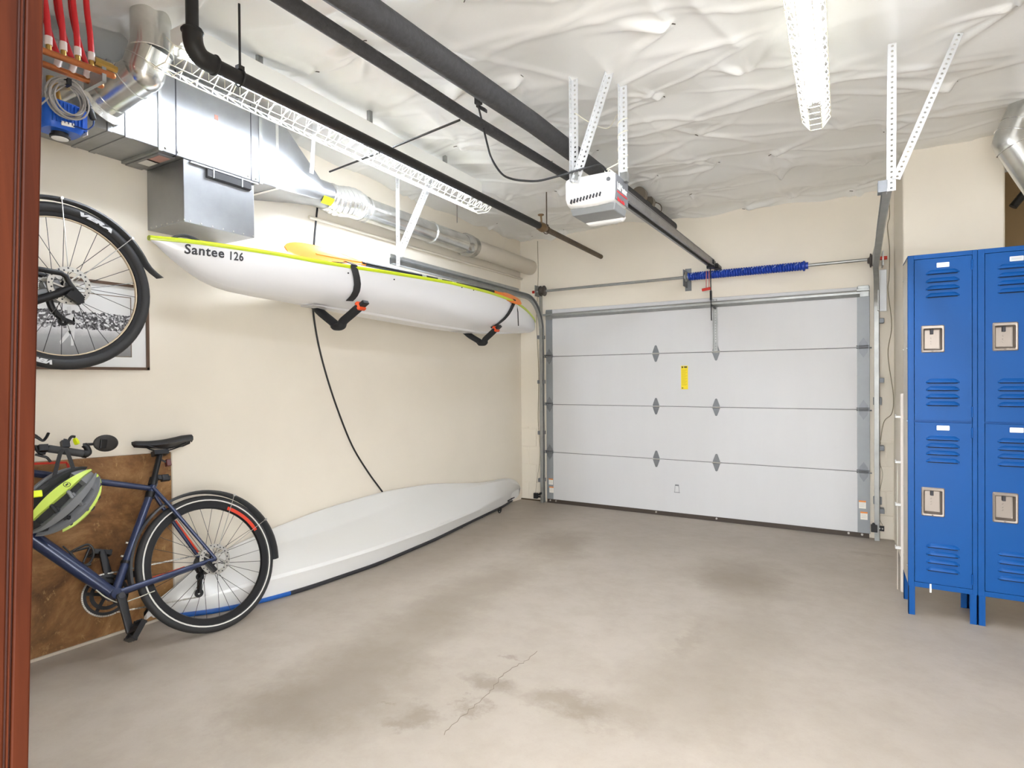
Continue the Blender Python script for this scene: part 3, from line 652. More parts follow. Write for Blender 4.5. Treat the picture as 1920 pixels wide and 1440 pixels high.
# ------------------------------------------------------------------ fluorescent fixtures with wire guards
def fixture(xc, y0, y1, gz, gw, gb, hz0, hz1, hw, label):
    t = thing('strip_light', (xc, (y0+y1)/2, hz1), label, 'light', 'caged fluorescent strip lights')
    h = MB(); h.loft([[(xc-hw*.3, y, hz0+0.014), (xc-hw*.4, y, hz0+0.022), (xc-hw, y, hz0+0.022), (xc-hw, y, hz1), (xc+hw, y, hz1), (xc+hw, y, hz0+0.022), (xc+hw*.4, y, hz0+0.022), (xc+hw*.3, y, hz0+0.014)] for y in (y0+0.10, y1-0.10)])
    for sx in (-1, 1): h.loft([[(xc+sx*hw, y, hz0+0.036), (xc+sx*(hw+.002), y, hz0+0.003), (xc+sx*(hw-.002), y, hz0+0.003), (xc+sx*(hw-.003), y, hz0+0.036)] for y in (y0+0.10, y1-0.10)])
    h.build('housing', m_fix, t, smooth=0)
    c = MB(); n = int((y1-y0-0.2)/0.04)
    c.loft([[(xc-0.014, y, hz0+0.013), (xc-0.010, y, hz0+0.004), (xc+0.010, y, hz0+0.004), (xc+0.014, y, hz0+0.013)] for y in (y0+0.11, y1-0.11)]); c.build('ballast_cover', m_fix, t, smooth=0)
    s = MB()
    for k in range(n): y = y0+0.13+k*0.04; s.box((xc-0.010, y, hz0+0.0032), (xc+0.010, y+0.003, hz0+0.0045))
    s.build('louvre_slot', mat('fixture_slot', (150, 150, 148), 0.6), t, smooth=0, kind='stuff')
    ym = (y0+y1)/2
    for sx in (-1, 1):
        for (a, b_) in ((y0+0.14, ym-0.03), (ym+0.03, y1-0.14)):
            MB().cyl((xc+sx*hw*0.62, a, hz0+0.005), (xc+sx*hw*0.62, b_, hz0+0.005), 0.0125, 12).build('lamp_tube', m_tube, t)
            e = MB()
            for y, dy in ((a, -0.018), (b_, 0.018)): e.box((xc+sx*hw*.62-0.011, min(y, y+dy), hz0-0.012), (xc+sx*hw*.62+0.011, max(y, y+dy), hz0+0.03))
            build_each(e, 'lamp_holder', m_fix, t, smooth=0)
    g = MB(); W = 0.0024
    A, B, C_, E_ = (xc-gw, gz), (xc-gb, gz-0.055), (xc+gb, gz-0.055), (xc+gw, gz)
    for (x, z) in (A, B, C_, E_): g.tube([(x, y0+0.02, z), (x, y1, z)], W, 5)
    n = int((y1-y0)/0.075)
    for k in range(n+1):
        y = y0+0.02+(y1-y0-0.02)*k/n
        g.tube([(xc-hw, y, gz+0.045), (A[0], y, A[1])], W*.8, 4); g.tube([(xc+hw, y, gz+0.045), (E_[0], y, E_[1])], W*.8, 4)
        if k < n:
            y2 = y+(y1-y0-0.02)/n
            g.tube([(A[0], y, A[1]), (B[0], (y+y2)/2, B[1]), (A[0], y2, A[1])], W*.9, 4); g.tube([(E_[0], y, E_[1]), (C_[0], (y+y2)/2, C_[1]), (E_[0], y2, E_[1])], W*.9, 4)
        if k % 4 == 0 or k > n-4 or k < 3: g.tube([(A[0], y, A[1]), (B[0], y, B[1]), (C_[0], y, C_[1]), (E_[0], y, E_[1])], W, 5)
    g.build('wire_guard', m_wire, t, smooth=0, kind='stuff')
    b_ = MB()
    for y in (y0+0.5, (y0+y1)/2, y1-0.5): b_.box((xc-0.012, y-0.012, hz1), (xc+0.012, y+0.012, 3.05))
    build_each(b_, 'hanger', m_galv, t, smooth=0)
    return t
fixture(-2.475, 1.34, 3.86, 2.765, 0.105, 0.045, 2.815, 2.915, 0.056, 'long caged strip light beside the black pipe above the ducts')
fixture(-0.118, 1.15, 3.60, 2.805, 0.070, 0.028, 2.845, 2.935, 0.046, 'caged strip light on the open ceiling at the upper right')

# ------------------------------------------------------------------ sheet-metal ducts along the left wall
XD = -2.864
dt = thing('air_duct', (-3.03, 1.6, 2.5), 'galvanized rectangular air duct with boxes running along the left wall', 'duct')
MB().box((XW+0.002, 0.45, 2.518), (XD-0.002, 1.36, 2.835)).build('duct_section', m_duct, dt, smooth=0, bevel=0.003)
MB().box((XW+0.002, 1.36, 2.518), (XD-0.001, 1.57, 2.835)).build('duct_section', m_duct, dt, smooth=0, bevel=0.003)
for y, h in ((1.352, 0.02), (1.43, 0.028)):
    MB().box((XW+0.003, y-h/2, 2.514), (XD+0.004, y+h/2, 2.839)).build('seam_strip', m_duct, dt, smooth=0, bevel=0.002)
MB().box((XW+0.002, 1.578, 2.509), (XD, 2.137, 2.93)).build('duct_box', m_duct, dt, smooth=0, bevel=0.003)
for y, m_, w in ((1.573, m_galv, 0.016), (1.652, m_ink, 0.006), (2.07, m_ink, 0.004), (2.13, m_galv, 0.02)):
    MB().box((XW+0.003, y-w/2, 2.506), (XD+0.005 if m_ is m_galv else XD+0.0015, y+w/2, 2.933)).build('seam_strip', m_, dt, smooth=0, bevel=0.0)
MB().box((XW+0.01, 1.58, 2.500), (XD-0.03, 1.66, 2.5085)).build('access_plate', m_rail, dt, smooth=0)
lb = MB(); lb.box((XW+0.1, 1.595, 2.4985), (XW+0.2, 1.65, 2.5002)); lb.build('label', m_paper, dt, smooth=0); lb = MB(); lb.box((XD-0.16, 1.595, 2.4985), (XD-0.05, 1.65, 2.5002)); lb.build('label', mat('pink_label', (196, 150, 140), 0.6), dt, smooth=0)
MB().box((XW+0.002, 1.69, 2.191), (XD-0.006, 2.09, 2.508)).build('plenum', m_duct, dt, smooth=0, bevel=0.003)
e = MB(); e.box((XD-0.008, 1.72, 2.494), (XD+0.008, 2.11, 2.503)); e.build('flange', m_rail, dt, smooth=0)
cv = MB(); cv.loft([[(XD-0.004, y, 2.494), (XD+0.014, y, 2.488), (XD+0.014, y, 2.452), (XD-0.004, y, 2.445)] for y in (1.805, 2.06)]); cv.build('black_gasket', m_black, dt, smooth=0)
for y in (1.835, 2.0): MB().box((XD+0.012, y, 2.45), (XD+0.017, y+0.006, 2.50)).build('clip', m_galv, dt, smooth=0)
sc = MB()
for y in np.arange(1.72, 2.08, 0.06): sc.cyl((XD-0.008, y, 2.2), (XD-0.003, y, 2.2), 0.004, 6)
for x in np.arange(XW+0.04, XD, 0.05): sc.cyl((x, 1.686, 2.2), (x, 1.691, 2.2), 0.004, 6)
for y in (1.60, 1.66, 2.05, 2.1): sc.cyl((XD-0.002, y, 2.528), (XD+0.007, y, 2.528), 0.006, 6)
sc.cyl((XD-0.002, 1.366, 2.55), (XD+0.007, 1.366, 2.55), 0.006, 6)
sc.build('screw', m_steel, dt, kind='stuff')
MB().box((XD-0.001, 1.855, 2.768), (XD+0.0015, 1.875, 2.792)).build('inspection_mark', mat('mark_rust', (170, 120, 104), 0.6), dt, smooth=0)
MB().box((XW+0.002, 2.137, 2.515), (XD-0.004, 2.245, 2.905)).build('duct_section', m_duct, dt, smooth=0, bevel=0.003)
# square-to-round transition
XR_, ZR_, RR_ = -3.075, 2.655, 0.093
sq = []; n = 32
for k in range(n):
    a = 2*PI*k/n; c_, s_ = math.cos(a), math.sin(a); q = 1/max(abs(c_), abs(s_))
    sq.append((c_*q, s_*q))
rings = []
for (y, t) in ((2.245, 0), (2.30, 0.0), (2.70, 1.0), (2.80, 1.0)):
    cx, cz_ = (XW+0.002+XD-0.006)/2, 2.71; hw, hh = (XD-0.006-XW-0.002)/2, 0.193
    rings.append([((cx+hw*sq[k][0])*(1-t)+(XR_+RR_*math.cos(2*PI*k/n))*t, y, (cz_+hh*sq[k][1])*(1-t)+(ZR_+RR_*math.sin(2*PI*k/n))*t) for k in range(n)])
MB().loft(rings).build('transition', m_duct, dt, smooth=30)
MB().box((XW+0.002, 2.235, 2.512), (XD-0.002, 2.255, 2.908)).build('seam_strip', m_tape, dt, smooth=0)
rd = thing('round_duct', (XR_, 4.2, ZR_), 'silver round duct running along the left wall to the garage door corner', 'duct')
# corrugated swan neck
pts, rs = [], []
for i in range(61):
    t = i/60; y = 2.80+0.32*t; off = 0.022*math.sin(PI*t)**2; pts.append((XR_+off*.6, y, ZR_-0.012*math.sin(2*PI*t))); rs.append(RR_+0.004+0.0045*math.sin(2*PI*t*9)+0.006*math.sin(PI*t))
MB().tube(pts, rs, 28).build('flexible_collar', m_tape, rd, smooth=60)
MB().cyl((XR_, 3.10, ZR_), (XR_, 4.52, ZR_+0.0), RR_-0.004, 32).build('duct_pipe', m_spiral, rd)
rb = MB()
for y in (2.83, 3.11, 3.16, 3.95): rb.tube([(XR_, y, ZR_), (XR_, y+0.012, ZR_)], RR_+0.004, 32)
build_each(rb, 'duct_band', m_tape, rd)
MB().lathe((XR_, 4.44, ZR_), (0, 1, 0), [(RR_-0.004, 0), (RR_+0.012, 0.02), (RR_+0.012, 0.10), (RR_+0.005, 0.11), (RR_+0.005, 0.17), (RR_-0.006, 0.19)], 32).build('coupling', m_spiral, rd)
MB().cyl((XR_, 4.6, ZR_-0.002), (XR_, YB-0.001, ZR_-0.002), RR_-0.008, 32).build('painted_pipe', mat('painted_duct', (205, 197, 182), 0.5), rd)
a, c = at(637, 357, 0, XR_+0.085), at(624, 350, 0, XR_+0.085)
yl = MB()
for y0, y1 in ((2.70, 2.80), (2.83, 2.92)): yl.loft([[(XR_+(RR_+0.007)*math.cos(q), y, ZR_+(RR_+0.007)*math.sin(q)) for q in (-0.95, -0.75, -0.55, -0.4)] for y in (y0, y1)], caps=False, closed=False)
build_each(yl, 'label', mat('lime_label', (206, 214, 20), 0.5), rd, smooth=0, solid=0.001, label='yellow-green label')
pw = MB(); pw.tube([(-3.188, 2.75, 2.515), (-3.188, YB-0.002, 2.535)], 0.012, 10); pw = pw.build('conduit', mat('painted_conduit', (222, 214, 198), 0.5)); tag(pw, 'thin cream conduit on the wall just under the round duct', 'pipe')
# straps from the ceiling to the duct
hs = MB(); p0, p1 = at(590, 262, 0, -2.86), at(584, 325, 0, -2.90); hs.bar((p0[0], p0[1], 3.0), p1, 0.03, 0.003, (1, 0, 0)); hs = hs.build('duct_strap', m_white_iron, smooth=0); tag(hs, 'white metal hanger strap reaching down to the duct transition', 'strap')

# round elbow dropping into the trunk
el = thing('duct_elbow', (-2.68, 1.5, 2.9), 'round silver duct elbow dropping from the ceiling into the trunk', 'duct')
P0, P1, P2 = at(287, 78, 0, -2.62), at(284, 122, 0, -2.63), at(194, 186, 0, XD+0.012)
P0 = V((P1[0], P1[1]+0.0, 3.06))
d2 = unit(P2-P1); Rr = 0.079
cpts = [P0, P1+V((0, 0, 0.055))]; joints = []
n1 = unit(V((0, 0, -1))); 
m1 = unit(n1*0.55+d2*0.45)
cpts += [P1+V((0, 0, 0.05)), P1+V((0, 0, 0.05))+m1*0.09, P1+V((0, 0, 0.05))+m1*0.09+d2*0.03]
MB().tube([P0, cpts[1]], Rr, 32).build('drop_pipe', m_spiral, el)
MB().tube([cpts[1]+V((0, 0, 0.012)), cpts[3]], [Rr+0.004, Rr+0.004], 32).build('elbow_gore', m_spiral, el)
E0 = cpts[3]; E1 = P2
MB().tube([E0-unit(E1-E0)*0.01, E1], Rr, 32).build('branch_pipe', m_spiral, el)
MB().sphere(E0, Rr+0.003, 24, 16).build('elbow_joint', m_spiral, el)
rb = MB(); rb.ring(cpts[1], (0, 0, 1), Rr+0.003, 0.004, 36); rb.ring(cpts[3]*0.5+cpts[1]*.5, m1, Rr+0.005, 0.003, 36); rb.ring(E0+unit(E1-E0)*0.07, E1-E0, Rr+0.002, 0.003, 36)
build_each(rb, 'joint_bead', m_tape, el)
MB().lathe(P2-unit(E1-E0)*0.03, E1-E0, [(Rr+0.004, 0), (Rr+0.004, 0.03), (Rr+0.03, 0.05), (Rr+0.03, 0.053)], 32).build('collar', m_tape, el)

# ------------------------------------------------------------------ drain and gas pipes under the ceiling
def pipe_thing(name, pts, r, m, label, cat='pipe', n=20):
    t = thing(name, pts[len(pts)//2], label, cat); MB().tube(pts, r, n).build('pipe', m, t); return t
def clevis(parent, p, r, top=3.05, m=None):
    c = MB(); c.ring(p, (0, 1, 0), r+0.006, 0.004, 24, 6); c.tube([p+V((0, 0, r+0.006)), (p[0], p[1], top)], 0.005, 8); c.box(p+V((-0.012, -0.014, r+0.004)), p+V((0.012, 0.014, r+0.022)))
    return c.build('clevis_hanger', m or m_blackpipe, parent)
XB_ = -1.47
pb = [at(u, v, 0, XB_) for u, v in ((778, 80), (1000, 231), (1262, 428))]
dB = unit(pb[0]-pb[1]); pbp = [pb[0]+dB*1.1, pb[0], pb[1], V((pb[2][0], YB-0.002, pb[2][2]))]
tb = pipe_thing('drain_pipe', pbp, 0.053, m_foam, 'thickest black wrapped pipe under the ceiling, ending at the wall above the door', n=28)
for (u, v) in ((1199, 366), (1214, 381)):
    p = at(u, v, 0, XB_); MB().tube([p-V((0, 0.035, 0)), p+V((0, 0.035, 0))], 0.062, 28).build('coupling_band', mat('coupling_steel', (128, 118, 104), 0.4, 0.6), tb)
p = at(1228, 393, 0, XB_); clevis(tb, p, 0.055, m=mat('hanger_bronze', (110, 100, 82), 0.5, 0.4))
XA = -1.70
pa = [at(u, v, 0, XA) for u, v in ((660, 80), (866, 212), (1046, 320))]
dA = unit(pa[0]-pa[1]); end = pa[2]+unit(pa[2]-pa[1])*0.25
ta = pipe_thing('wrapped_pipe', [pa[0]+dA*1.2, pa[0], pa[1], pa[2], end, end+V((0, 0.06, 0.02)), end+V((0, 0.08, 0.08)), (end[0], end[1]+0.08, 3.06)], 0.029, m_foam, 'thinner black wrapped pipe between the strip light and the thick pipe')
XC = -2.221; zc_ = 2.677
pc = (XC, 1.36, zc_)
tcp = thing('black_pipe', (XC, 3, zc_), 'straight black iron pipe running beside the long strip light to the back wall', 'pipe')
MB().tube([(XC, 1.42, zc_), (XC, 4.40, zc_+0.006)], 0.0285, 20).build('pipe', m_blackpipe, tcp)
MB().tube([(XC, 4.40, zc_+0.006), (XC, YB-0.002, zc_+0.004)], 0.024, 18).build('pipe', m_brownpipe, tcp)
eb = MB(); eb.tube(smooth_path([(XC, 1.45, zc_), (XC, 1.405, zc_), (XC, 1.378, zc_+0.008), (XC, 1.36, zc_+0.03), (XC, 1.352, zc_+0.06), (XC, 1.35, zc_+0.10)]), 0.037, 20); eb.ring((XC, 1.44, zc_), (0, 1, 0), 0.037, 0.005, 28); eb.ring((XC, 1.35, zc_+0.09), (0, 0, 1), 0.037, 0.005, 28); eb.build('elbow', m_blackpipe, tcp)
MB().tube([(XC, 1.35, zc_+0.08), (XC, 1.35, 3.06)], 0.0235, 18).build('riser', m_blackpipe, tcp)
clevis(tcp, V((XC, at(450, 140, 0, XC)[1], zc_)), 0.0285)
pv = V((XC, 4.40, zc_+0.006)); vb_ = MB(); vb_.lathe(pv-V((0, 0.06, 0)), (0, 1, 0), [(0.03, 0), (0.036, 0.01), (0.036, 0.04), (0.04, 0.05), (0.04, 0.08), (0.036, 0.09), (0.03, 0.12)], 20); vb_.build('coupling', mat('old_bronze', (128, 104, 74), 0.45, 0.5), tcp)
v2 = MB(); v2.cyl(pv, pv+V((0, -0.02, 0.10)), 0.008, 10); v2.ring(pv+V((0, -0.02, 0.10)), (0, 0, 1), 0.022, 0.005, 20); v2.bar(pv+V((-.022, -0.02, 0.10)), pv+V((.022, -0.02, 0.10)), 0.006, 0.006); v2.build('valve_wheel', mat('old_bronze', (128, 104, 74), 0.45, 0.5), tcp)
clevis(tcp, V((XC, 4.49, zc_)), 0.026, m=m_brownpipe)
# thin threaded rod slung across under the sheeting
g0, g1 = at(618, 322, 0, -2.95), at(862, 225, 0, XA)
rod = MB().tube([g0, (g0+g1)/2+V((0, 0, -0.005)), g1], 0.006, 8).build('cross_rod', m_blackpipe); tag(rod, 'thin dark rod crossing behind the long strip light', 'rod')
hk = MB(); p = at(857, 405, 0, -3.0); hk.tube([(p[0], p[1], 3.02), (p[0], p[1], p[2]-0.06)], 0.005, 8); hk = hk.build('hanger_rod', mat('rod_grey', (150, 146, 138), 0.5, 0.4)); tag(hk, 'short loose hanger rod above the round duct near the corner', 'rod')

# ------------------------------------------------------------------ copper manifold, pump and cable at the upper left
cm = thing('copper_manifold', (-2.6, 1.1, 2.62), 'copper heating manifold with red tubes beside the door jamb', 'manifold')
u0, u1 = at(100, 102, 0, -2.56), at(211, 142, 0, -2.56); l0_, l1_ = at(100, 127, 0, -2.66), at(189, 160, 0, -2.66)
MB().tube([u0-unit(u1-u0)*.45, u1], 0.0125, 14).build('manifold_bar', m_copper, cm); MB().tube([l0_-unit(l1_-l0_)*.45, l1_], 0.0125, 14).build('manifold_bar', m_copper, cm)
MB().sphere(u1, 0.0126, 12, 8).build('end_cap', m_copper, cm); MB().sphere(l1_, 0.0126, 12, 8).build('end_cap', m_copper, cm)
bv = MB(); q = u1+V((0.0, -0.03, 0.03)); bv.cyl(q-V((0, 0.035, 0)), q+V((0, 0.03, 0)), 0.017, 8); bv.cyl(q+V((0, 0.03, 0)), q+V((0, 0.045, 0)), 0.013, 12); bv.build('end_valve', m_brass, cm)
for k in range(5):
    y = u1[1]-0.075-0.047*k; z = u1[2]-0.006-0.003*k
    s_ = MB(); s_.cyl((-2.56, y, z), (-2.56, y, z+0.035), 0.009, 10); s_.build('stub', m_brass, cm)
    MB().cyl((-2.56, y, z+0.03), (-2.56, y, z+0.062), 0.0125, 12).build('crimp_collar', m_clear, cm)
    MB().tube(smooth_path([(-2.56, y, z+0.055), (-2.557, y-0.005, z+0.13), (-2.56, y-0.015, z+0.25), (-2.56, y-0.015, 3.06)]), 0.0105, 10).build('red_tube', m_redpex, cm)
for k in range(3):
    y = l1_[1]-0.055-0.05*k; z = l1_[2]-0.003*k
    MB().cyl((-2.66, y, z), (-2.66, y+0.01, z+0.05), 0.0125, 12).build('crimp_collar', m_clear, cm)
    MB().tube(smooth_path([(-2.66, y+0.01, z+0.045), (-2.655, y-0.02, z+0.12), (-2.65, y-0.05, z+0.25), (-2.65, y-0.05, 3.06)]), 0.0105, 10).build('red_tube', m_redpex, cm)
br = MB(); br.box((-2.7, l1_[1]-0.045, l1_[2]-0.03), (-2.55, l1_[1]-0.03, l1_[2]+0.03)); br.build('bracket', m_galv, cm, smooth=0)
bp_ = thing('circulator_pump', at(115, 232, 0, -2.7), 'blue ribbed heating pump hanging beside the door jamb', 'pump')
c = at(112, 226, 0, -2.7); bx = MB()
rings = []
for h, r in ((0.062, 0.052), (0.055, 0.062), (0.0, 0.064), (-0.035, 0.062), (-0.05, 0.054)):
    rings.append([(c[0]+r*1.0*math.copysign(abs(math.cos(a))**.5, math.cos(a)), c[1]+r*1.12*math.copysign(abs(math.sin(a))**.5, math.sin(a)), c[2]+h) for a in np.linspace(0, 2*PI, 33)[:-1]])
MB().loft(rings).build('pump_housing', m_bluecast, bp_, smooth=45)
rb = MB()
for k in range(9):
    y = c[1]-0.05+k*0.0125; rb.box((c[0]+0.052, y, c[2]-0.03), (c[0]+0.068, y+0.004, c[2]+0.05))
for k in range(7):
    x = c[0]-0.05+k*0.016; rb.box((x, c[1]+0.06, c[2]-0.03), (x+0.004, c[1]+0.075, c[2]+0.05))
rb.build('cooling_ribs', m_bluecast, bp_, smooth=0, kind='stuff')
MB().lathe(c+V((0, 0, -0.05)), (0, 0, -1), [(0.028, 0), (0.028, 0.010), (0.034, 0.012), (0.034, 0.020), (0.029, 0.022)], 28).build('dial_ring', m_black, bp_)
MB().lathe(c+V((0, 0, -0.062)), (0, 0, -1), [(0.028, 0), (0.028, 0.0115), (0.025, 0.012)], 28).build('dial_face', m_white, bp_)
lb = MB(); lb.obox(c+V((0.066, 0.0, -0.03)), (0, 1, 0.1), (0, -.1, 1), (1, 0, 0), 0.022, 0.008, 0.002); lb.obox(c+V((0.03, 0.075, -0.03)), (1, 0, 0), (0, 0, 1), (0, 1, 0), 0.02, 0.012, 0.002); build_each(lb, 'label', m_paper, bp_, smooth=0)
vb = MB(); q = at(125, 172, 0, -2.78); vb.tube([q+V((-0.12, -0.03, -0.03)), q+V((0.02, 0.02, 0.02))], 0.03, 18); vb.build('valve_body', m_steel, bp_)
vb = MB(); vb.tube([c+V((-0.02, 0, 0.06)), (c[0]-0.06, c[1], 2.60), (c[0]-0.06, c[1]-0.0, l1_[2])], 0.02, 12); vb.build('riser', m_brass, bp_)
cc = at(127, 186, 0, -2.6); ca = thing('cable_coil', cc, 'coil of grey cable with black connector above the blue pump', 'cable')
pts = []
for i in range(8*24+1):
    a = 2*PI*i/24; k = i/24; R_ = 0.062+0.009*math.sin(k*2.3); pts.append(cc+V((0.012*math.sin(k*1.7)+0.006*math.sin(a*1.3), R_*math.cos(a)*0.92+0.006*math.sin(k*3), R_*math.sin(a)*1.08+0.005*math.cos(k*2.1))))
MB().tube(pts, 0.0035, 6).build('cable', m_greycable, ca)
j0, j1 = at(158, 180, 0, -2.6), at(176, 226, 0, -2.6)
MB().tube(smooth_path([cc+V((0.01, 0.01, 0.062)), at(148, 160, 0, -2.6), j0]), 0.0035, 6).build('cable', m_greycable, ca)
MB().tube([j0, j0+(j1-j0)*.1, j0+(j1-j0)*.45, j0+(j1-j0)*.47, j0+(j1-j0)*.53, j0+(j1-j0)*.55, j0+(j1-j0)*.95, j1], [0.008, 0.012, 0.013, 0.010, 0.010, 0.013, 0.012, 0.007], 12).build('connector', m_black, ca)
MB().tube(smooth_path([j1, at(174, 236, 0, -2.6), at(162, 243, 0, -2.6), at(146, 238, 0, -2.62), at(138, 237, 0, -2.63)]), 0.003, 6).build('blue_lead', mat('blue_lead', (36, 62, 120), 0.5), ca)
tz = MB(); tz.box(cc+V((-0.015, -0.008, 0.05)), cc+V((0.02, 0.006, 0.075))); tz.build('cable_tie', m_black, ca, smooth=0)
MB().tube(smooth_path([cc+V((0, 0, 0.06)), at(100, 175, 0, -2.6), at(78, 195, 0, -2.6), at(50, 215, 0, -2.6)]), 0.003, 6).build('cable', m_greycable, ca)

# ------------------------------------------------------------------ round duct at the right
sd = thing('branch_duct', (.9, 4.4, 2.75), 'silver round duct with a bend at the upper right edge above the lockers', 'duct')
YS = 4.45
w0, w1, w2_ = at(1945, 160, 1, YS), at(1898, 263, 1, YS), at(1965, 360, 1, YS); R2 = 0.094
off = V((0.0, 0, 0)); w0 = w1+unit(w0-w1)*0.5
MB().tube([w0, w1+unit(w0-w1)*0.03], R2, 28).build('duct_pipe', m_spiral, sd)
MB().tube([w1+unit(w0-w1)*0.035, w1+unit(w0-w1)*0.0+V((0.0, 0, 0)), w1+unit(w2_-w1)*0.04], R2+0.004, 28).build('elbow', m_spiral, sd)
MB().tube([w1+unit(w2_-w1)*0.03, w2_+unit(w2_-w1)*0.5], R2, 28).build('duct_pipe', m_spiral, sd)
rb = MB(); rb.ring(w1+unit(w0-w1)*0.035, w0-w1, R2+0.005, 0.003, 32); rb.ring(w1+unit(w2_-w1)*0.04, w2_-w1, R2+0.005, 0.003, 32); rb.ring(w1+unit(w0-w1)*0.1, w0-w1, R2+0.002, 0.002, 32); build_each(rb, 'joint_bead', m_tape, sd)
bpz = MB(); q0, q1 = at(1899, 388, 1, 5.3), at(1935, 345, 1, 5.3); bpz.tube([q0, q1, q1+(q1-q0)*4], 0.026, 16); bpz = bpz.build('alcove_pipe', m_blackpipe); tag(bpz, 'short black pipe end in the dark recess at the right edge', 'pipe')
# ------------------------------------------------------------------ hanging kayak
XK, KY0, KY1 = -2.80, 1.48, 5.36
def kb(y):
    s = min(max((y-KY0)/(KY1-KY0), 0), 1); return 0.335*(1-abs(2*s-1)**2.4)**0.9
G_uv = [(284, 446), (330, 450), (374, 455), (466, 468), (535, 479), (604, 492), (661, 501), (777, 519), (846, 531), (915, 548), (965, 566), (985, 580), (998, 594)]
GP = []
for u, v in G_uv:
    x = XK
    for _ in range(25): y = at(u, v, 0, x)[1]; x = .5*x+.5*(XK+kb(y))
    GP.append((y, at(u, v, 0, x)[2]))
K_uv = [(284, 449, 0), (306, 470, 0), (329, 489, 0), (352, 508, 0.01), (375, 525, .02), (397, 538, .04), (420, 547, .06), (466, 557.5, .08), (512, 565.5, .1), (590, 579, .1), (674, 593, .1), (777, 611, .1), (869, 624, .1), (926, 625, .08), (961, 626, .05), (988, 624, .02)]
KP = []
for u, v, o in K_uv: p = at(u, v, 0, XK-o); KP.append((p[1], p[2]))
KP.append((KY1, 1.90)); GP.append((KY1, 1.985))
gyk, gzk = zip(*sorted(GP)); kyk, kzk = zip(*sorted(KP))
def zg(y): return float(np.interp(y, gyk, gzk))
def zk(y): return float(np.interp(y, kyk, kzk))
ky = thing('kayak', (XK, 3.3, 1.85), 'white kayak with lime green deck edge strapped up along the left wall', 'kayak', )
ys_ = np.concatenate([np.linspace(KY0+0.002, KY0+0.5, 14), np.linspace(KY0+0.56, KY1-0.5, 26), np.linspace(KY1-0.45, KY1-0.003, 12)])
PROF = [(1.0, 0.0), (1.005, 0.12), (1.0, 0.28), (0.97, 0.46), (0.90, 0.62), (0.77, 0.77), (0.60, 0.88), (0.44, 0.945), (0.40, 0.955), (0.36, 0.97), (0.30, 0.985), (0.0, 1.0)]
hull = []; deckr = []; rimr = []
for y in ys_:
    b_, a, c = max(kb(y), 0.004), zg(y), zk(y); h = a-c
    R_ = [(XK+b_*f, y, a-h*g) for f, g in PROF]; Lf = [(XK-b_*f, y, a-h*g) for f, g in PROF[-2::-1]]
    hull.append([V((p[0], p[1], p[2]-(0.012 if i == -1 else 0))) for i, p in enumerate(R_+Lf)])
    q_ = min(1.0, b_/.12)
    deckr.append([V((p[0], p[1], a-.002+(p[2]-a+.002)*q_)) for p in [(XK+b_*.98, y, a-0.002), (XK+b_*.6, y, a-0.022), (XK, y, a-0.026), (XK-b_*.6, y, a-0.022), (XK-b_*.98, y, a-0.002), (XK-b_*.6, y, a-0.04), (XK, y, a-0.044), (XK+b_*.6, y, a-0.04)]])
hb = MB(); hb.loft(hull, True); hb.build('hull', m_kayak, ky, smooth=60)
MB().loft(deckr).build('deck', m_lime, ky, smooth=50)
rim = MB()
for s in (1, -1):
    rim.loft([[V((XK+s*(max(kb(y), .004)+dx), y, zg(y)+dz)) for dx, dz in ((-0.006, 0.012), (0.007, 0.010), (0.0105, 0.0), (0.007, -0.010), (-0.006, -0.010))] for y in ys_])
build_each(rim, 'gunwale_rim', m_lime, ky, smooth=60)
kl = MB(); yk_ = np.linspace(2.3, 4.9, 30)
kl.loft([[V((XK+dx*min(1, (y-2.28)/.5, (4.92-y)/.4), y, zk(y)+dz*min(1, (y-2.28)/.4, (4.92-y)/.3))) for dx, dz in ((0.28*kb(y), 0.006), (0.24*kb(y), -0.010), (-0.24*kb(y), -0.010), (-0.28*kb(y), 0.006), (0, 0.01))] for y in yk_]); kl.build('keel_strip', m_kayak, ky, smooth=30)
for (u0, u1, v0, v1) in ((605, 628, 573, 588), (880, 898, 606, 618)):
    p, q = at(u0, v0, 0, XK+.14), at(u1, v1, 0, XK+.14)
    MB().box((XK-.05, p[1], zk(p[1])-0.0115), (XK+.065, q[1], zk(p[1])-0.004)).build('keel_pad', mat('keel_pad_grey', (196, 196, 196), 0.5), ky, smooth=0)
ck = MB(); rr = []
for k in range(41):
    a = 2*PI*k/40; rr.append(V((XK+0.2*math.cos(a), 3.35+0.42*math.sin(a), zg(3.35)-0.014)))
ck.tube(rr[:-1], 0.012, 8, closed=True); ck.build('cockpit_coaming', m_black, ky)
MB().loft([[V((XK+0.19*math.cos(2*PI*k/32), 3.35+0.41*math.sin(2*PI*k/32), z)) for k in range(32)] for z in (zg(3.35)-0.03, zg(3.35)-0.018)]).build('cockpit_floor', m_black, ky)
hp = [at(u, v, 0, XK+0.03) for u, v in ((322, 447), (332, 443), (346, 442), (358, 445), (372, 452))]
MB().tube(smooth_path(hp), 0.010, 8, flat=(1.6, .7)).build('carry_handle', m_web, ky)
for (u, v) in ((653, 512), (739, 524), (866, 539), (888, 544)):
    x = XK+.3
    for _ in range(20): y = at(u, v, 0, x)[1]; x = .5*x+.5*(XK+kb(y))
    p = at(u, v, 0, x+.002); MB().cyl(p-V((.006, 0, 0)), p+V((.003, 0, 0)), 0.0045, 10).build('rivet', m_ink, ky)
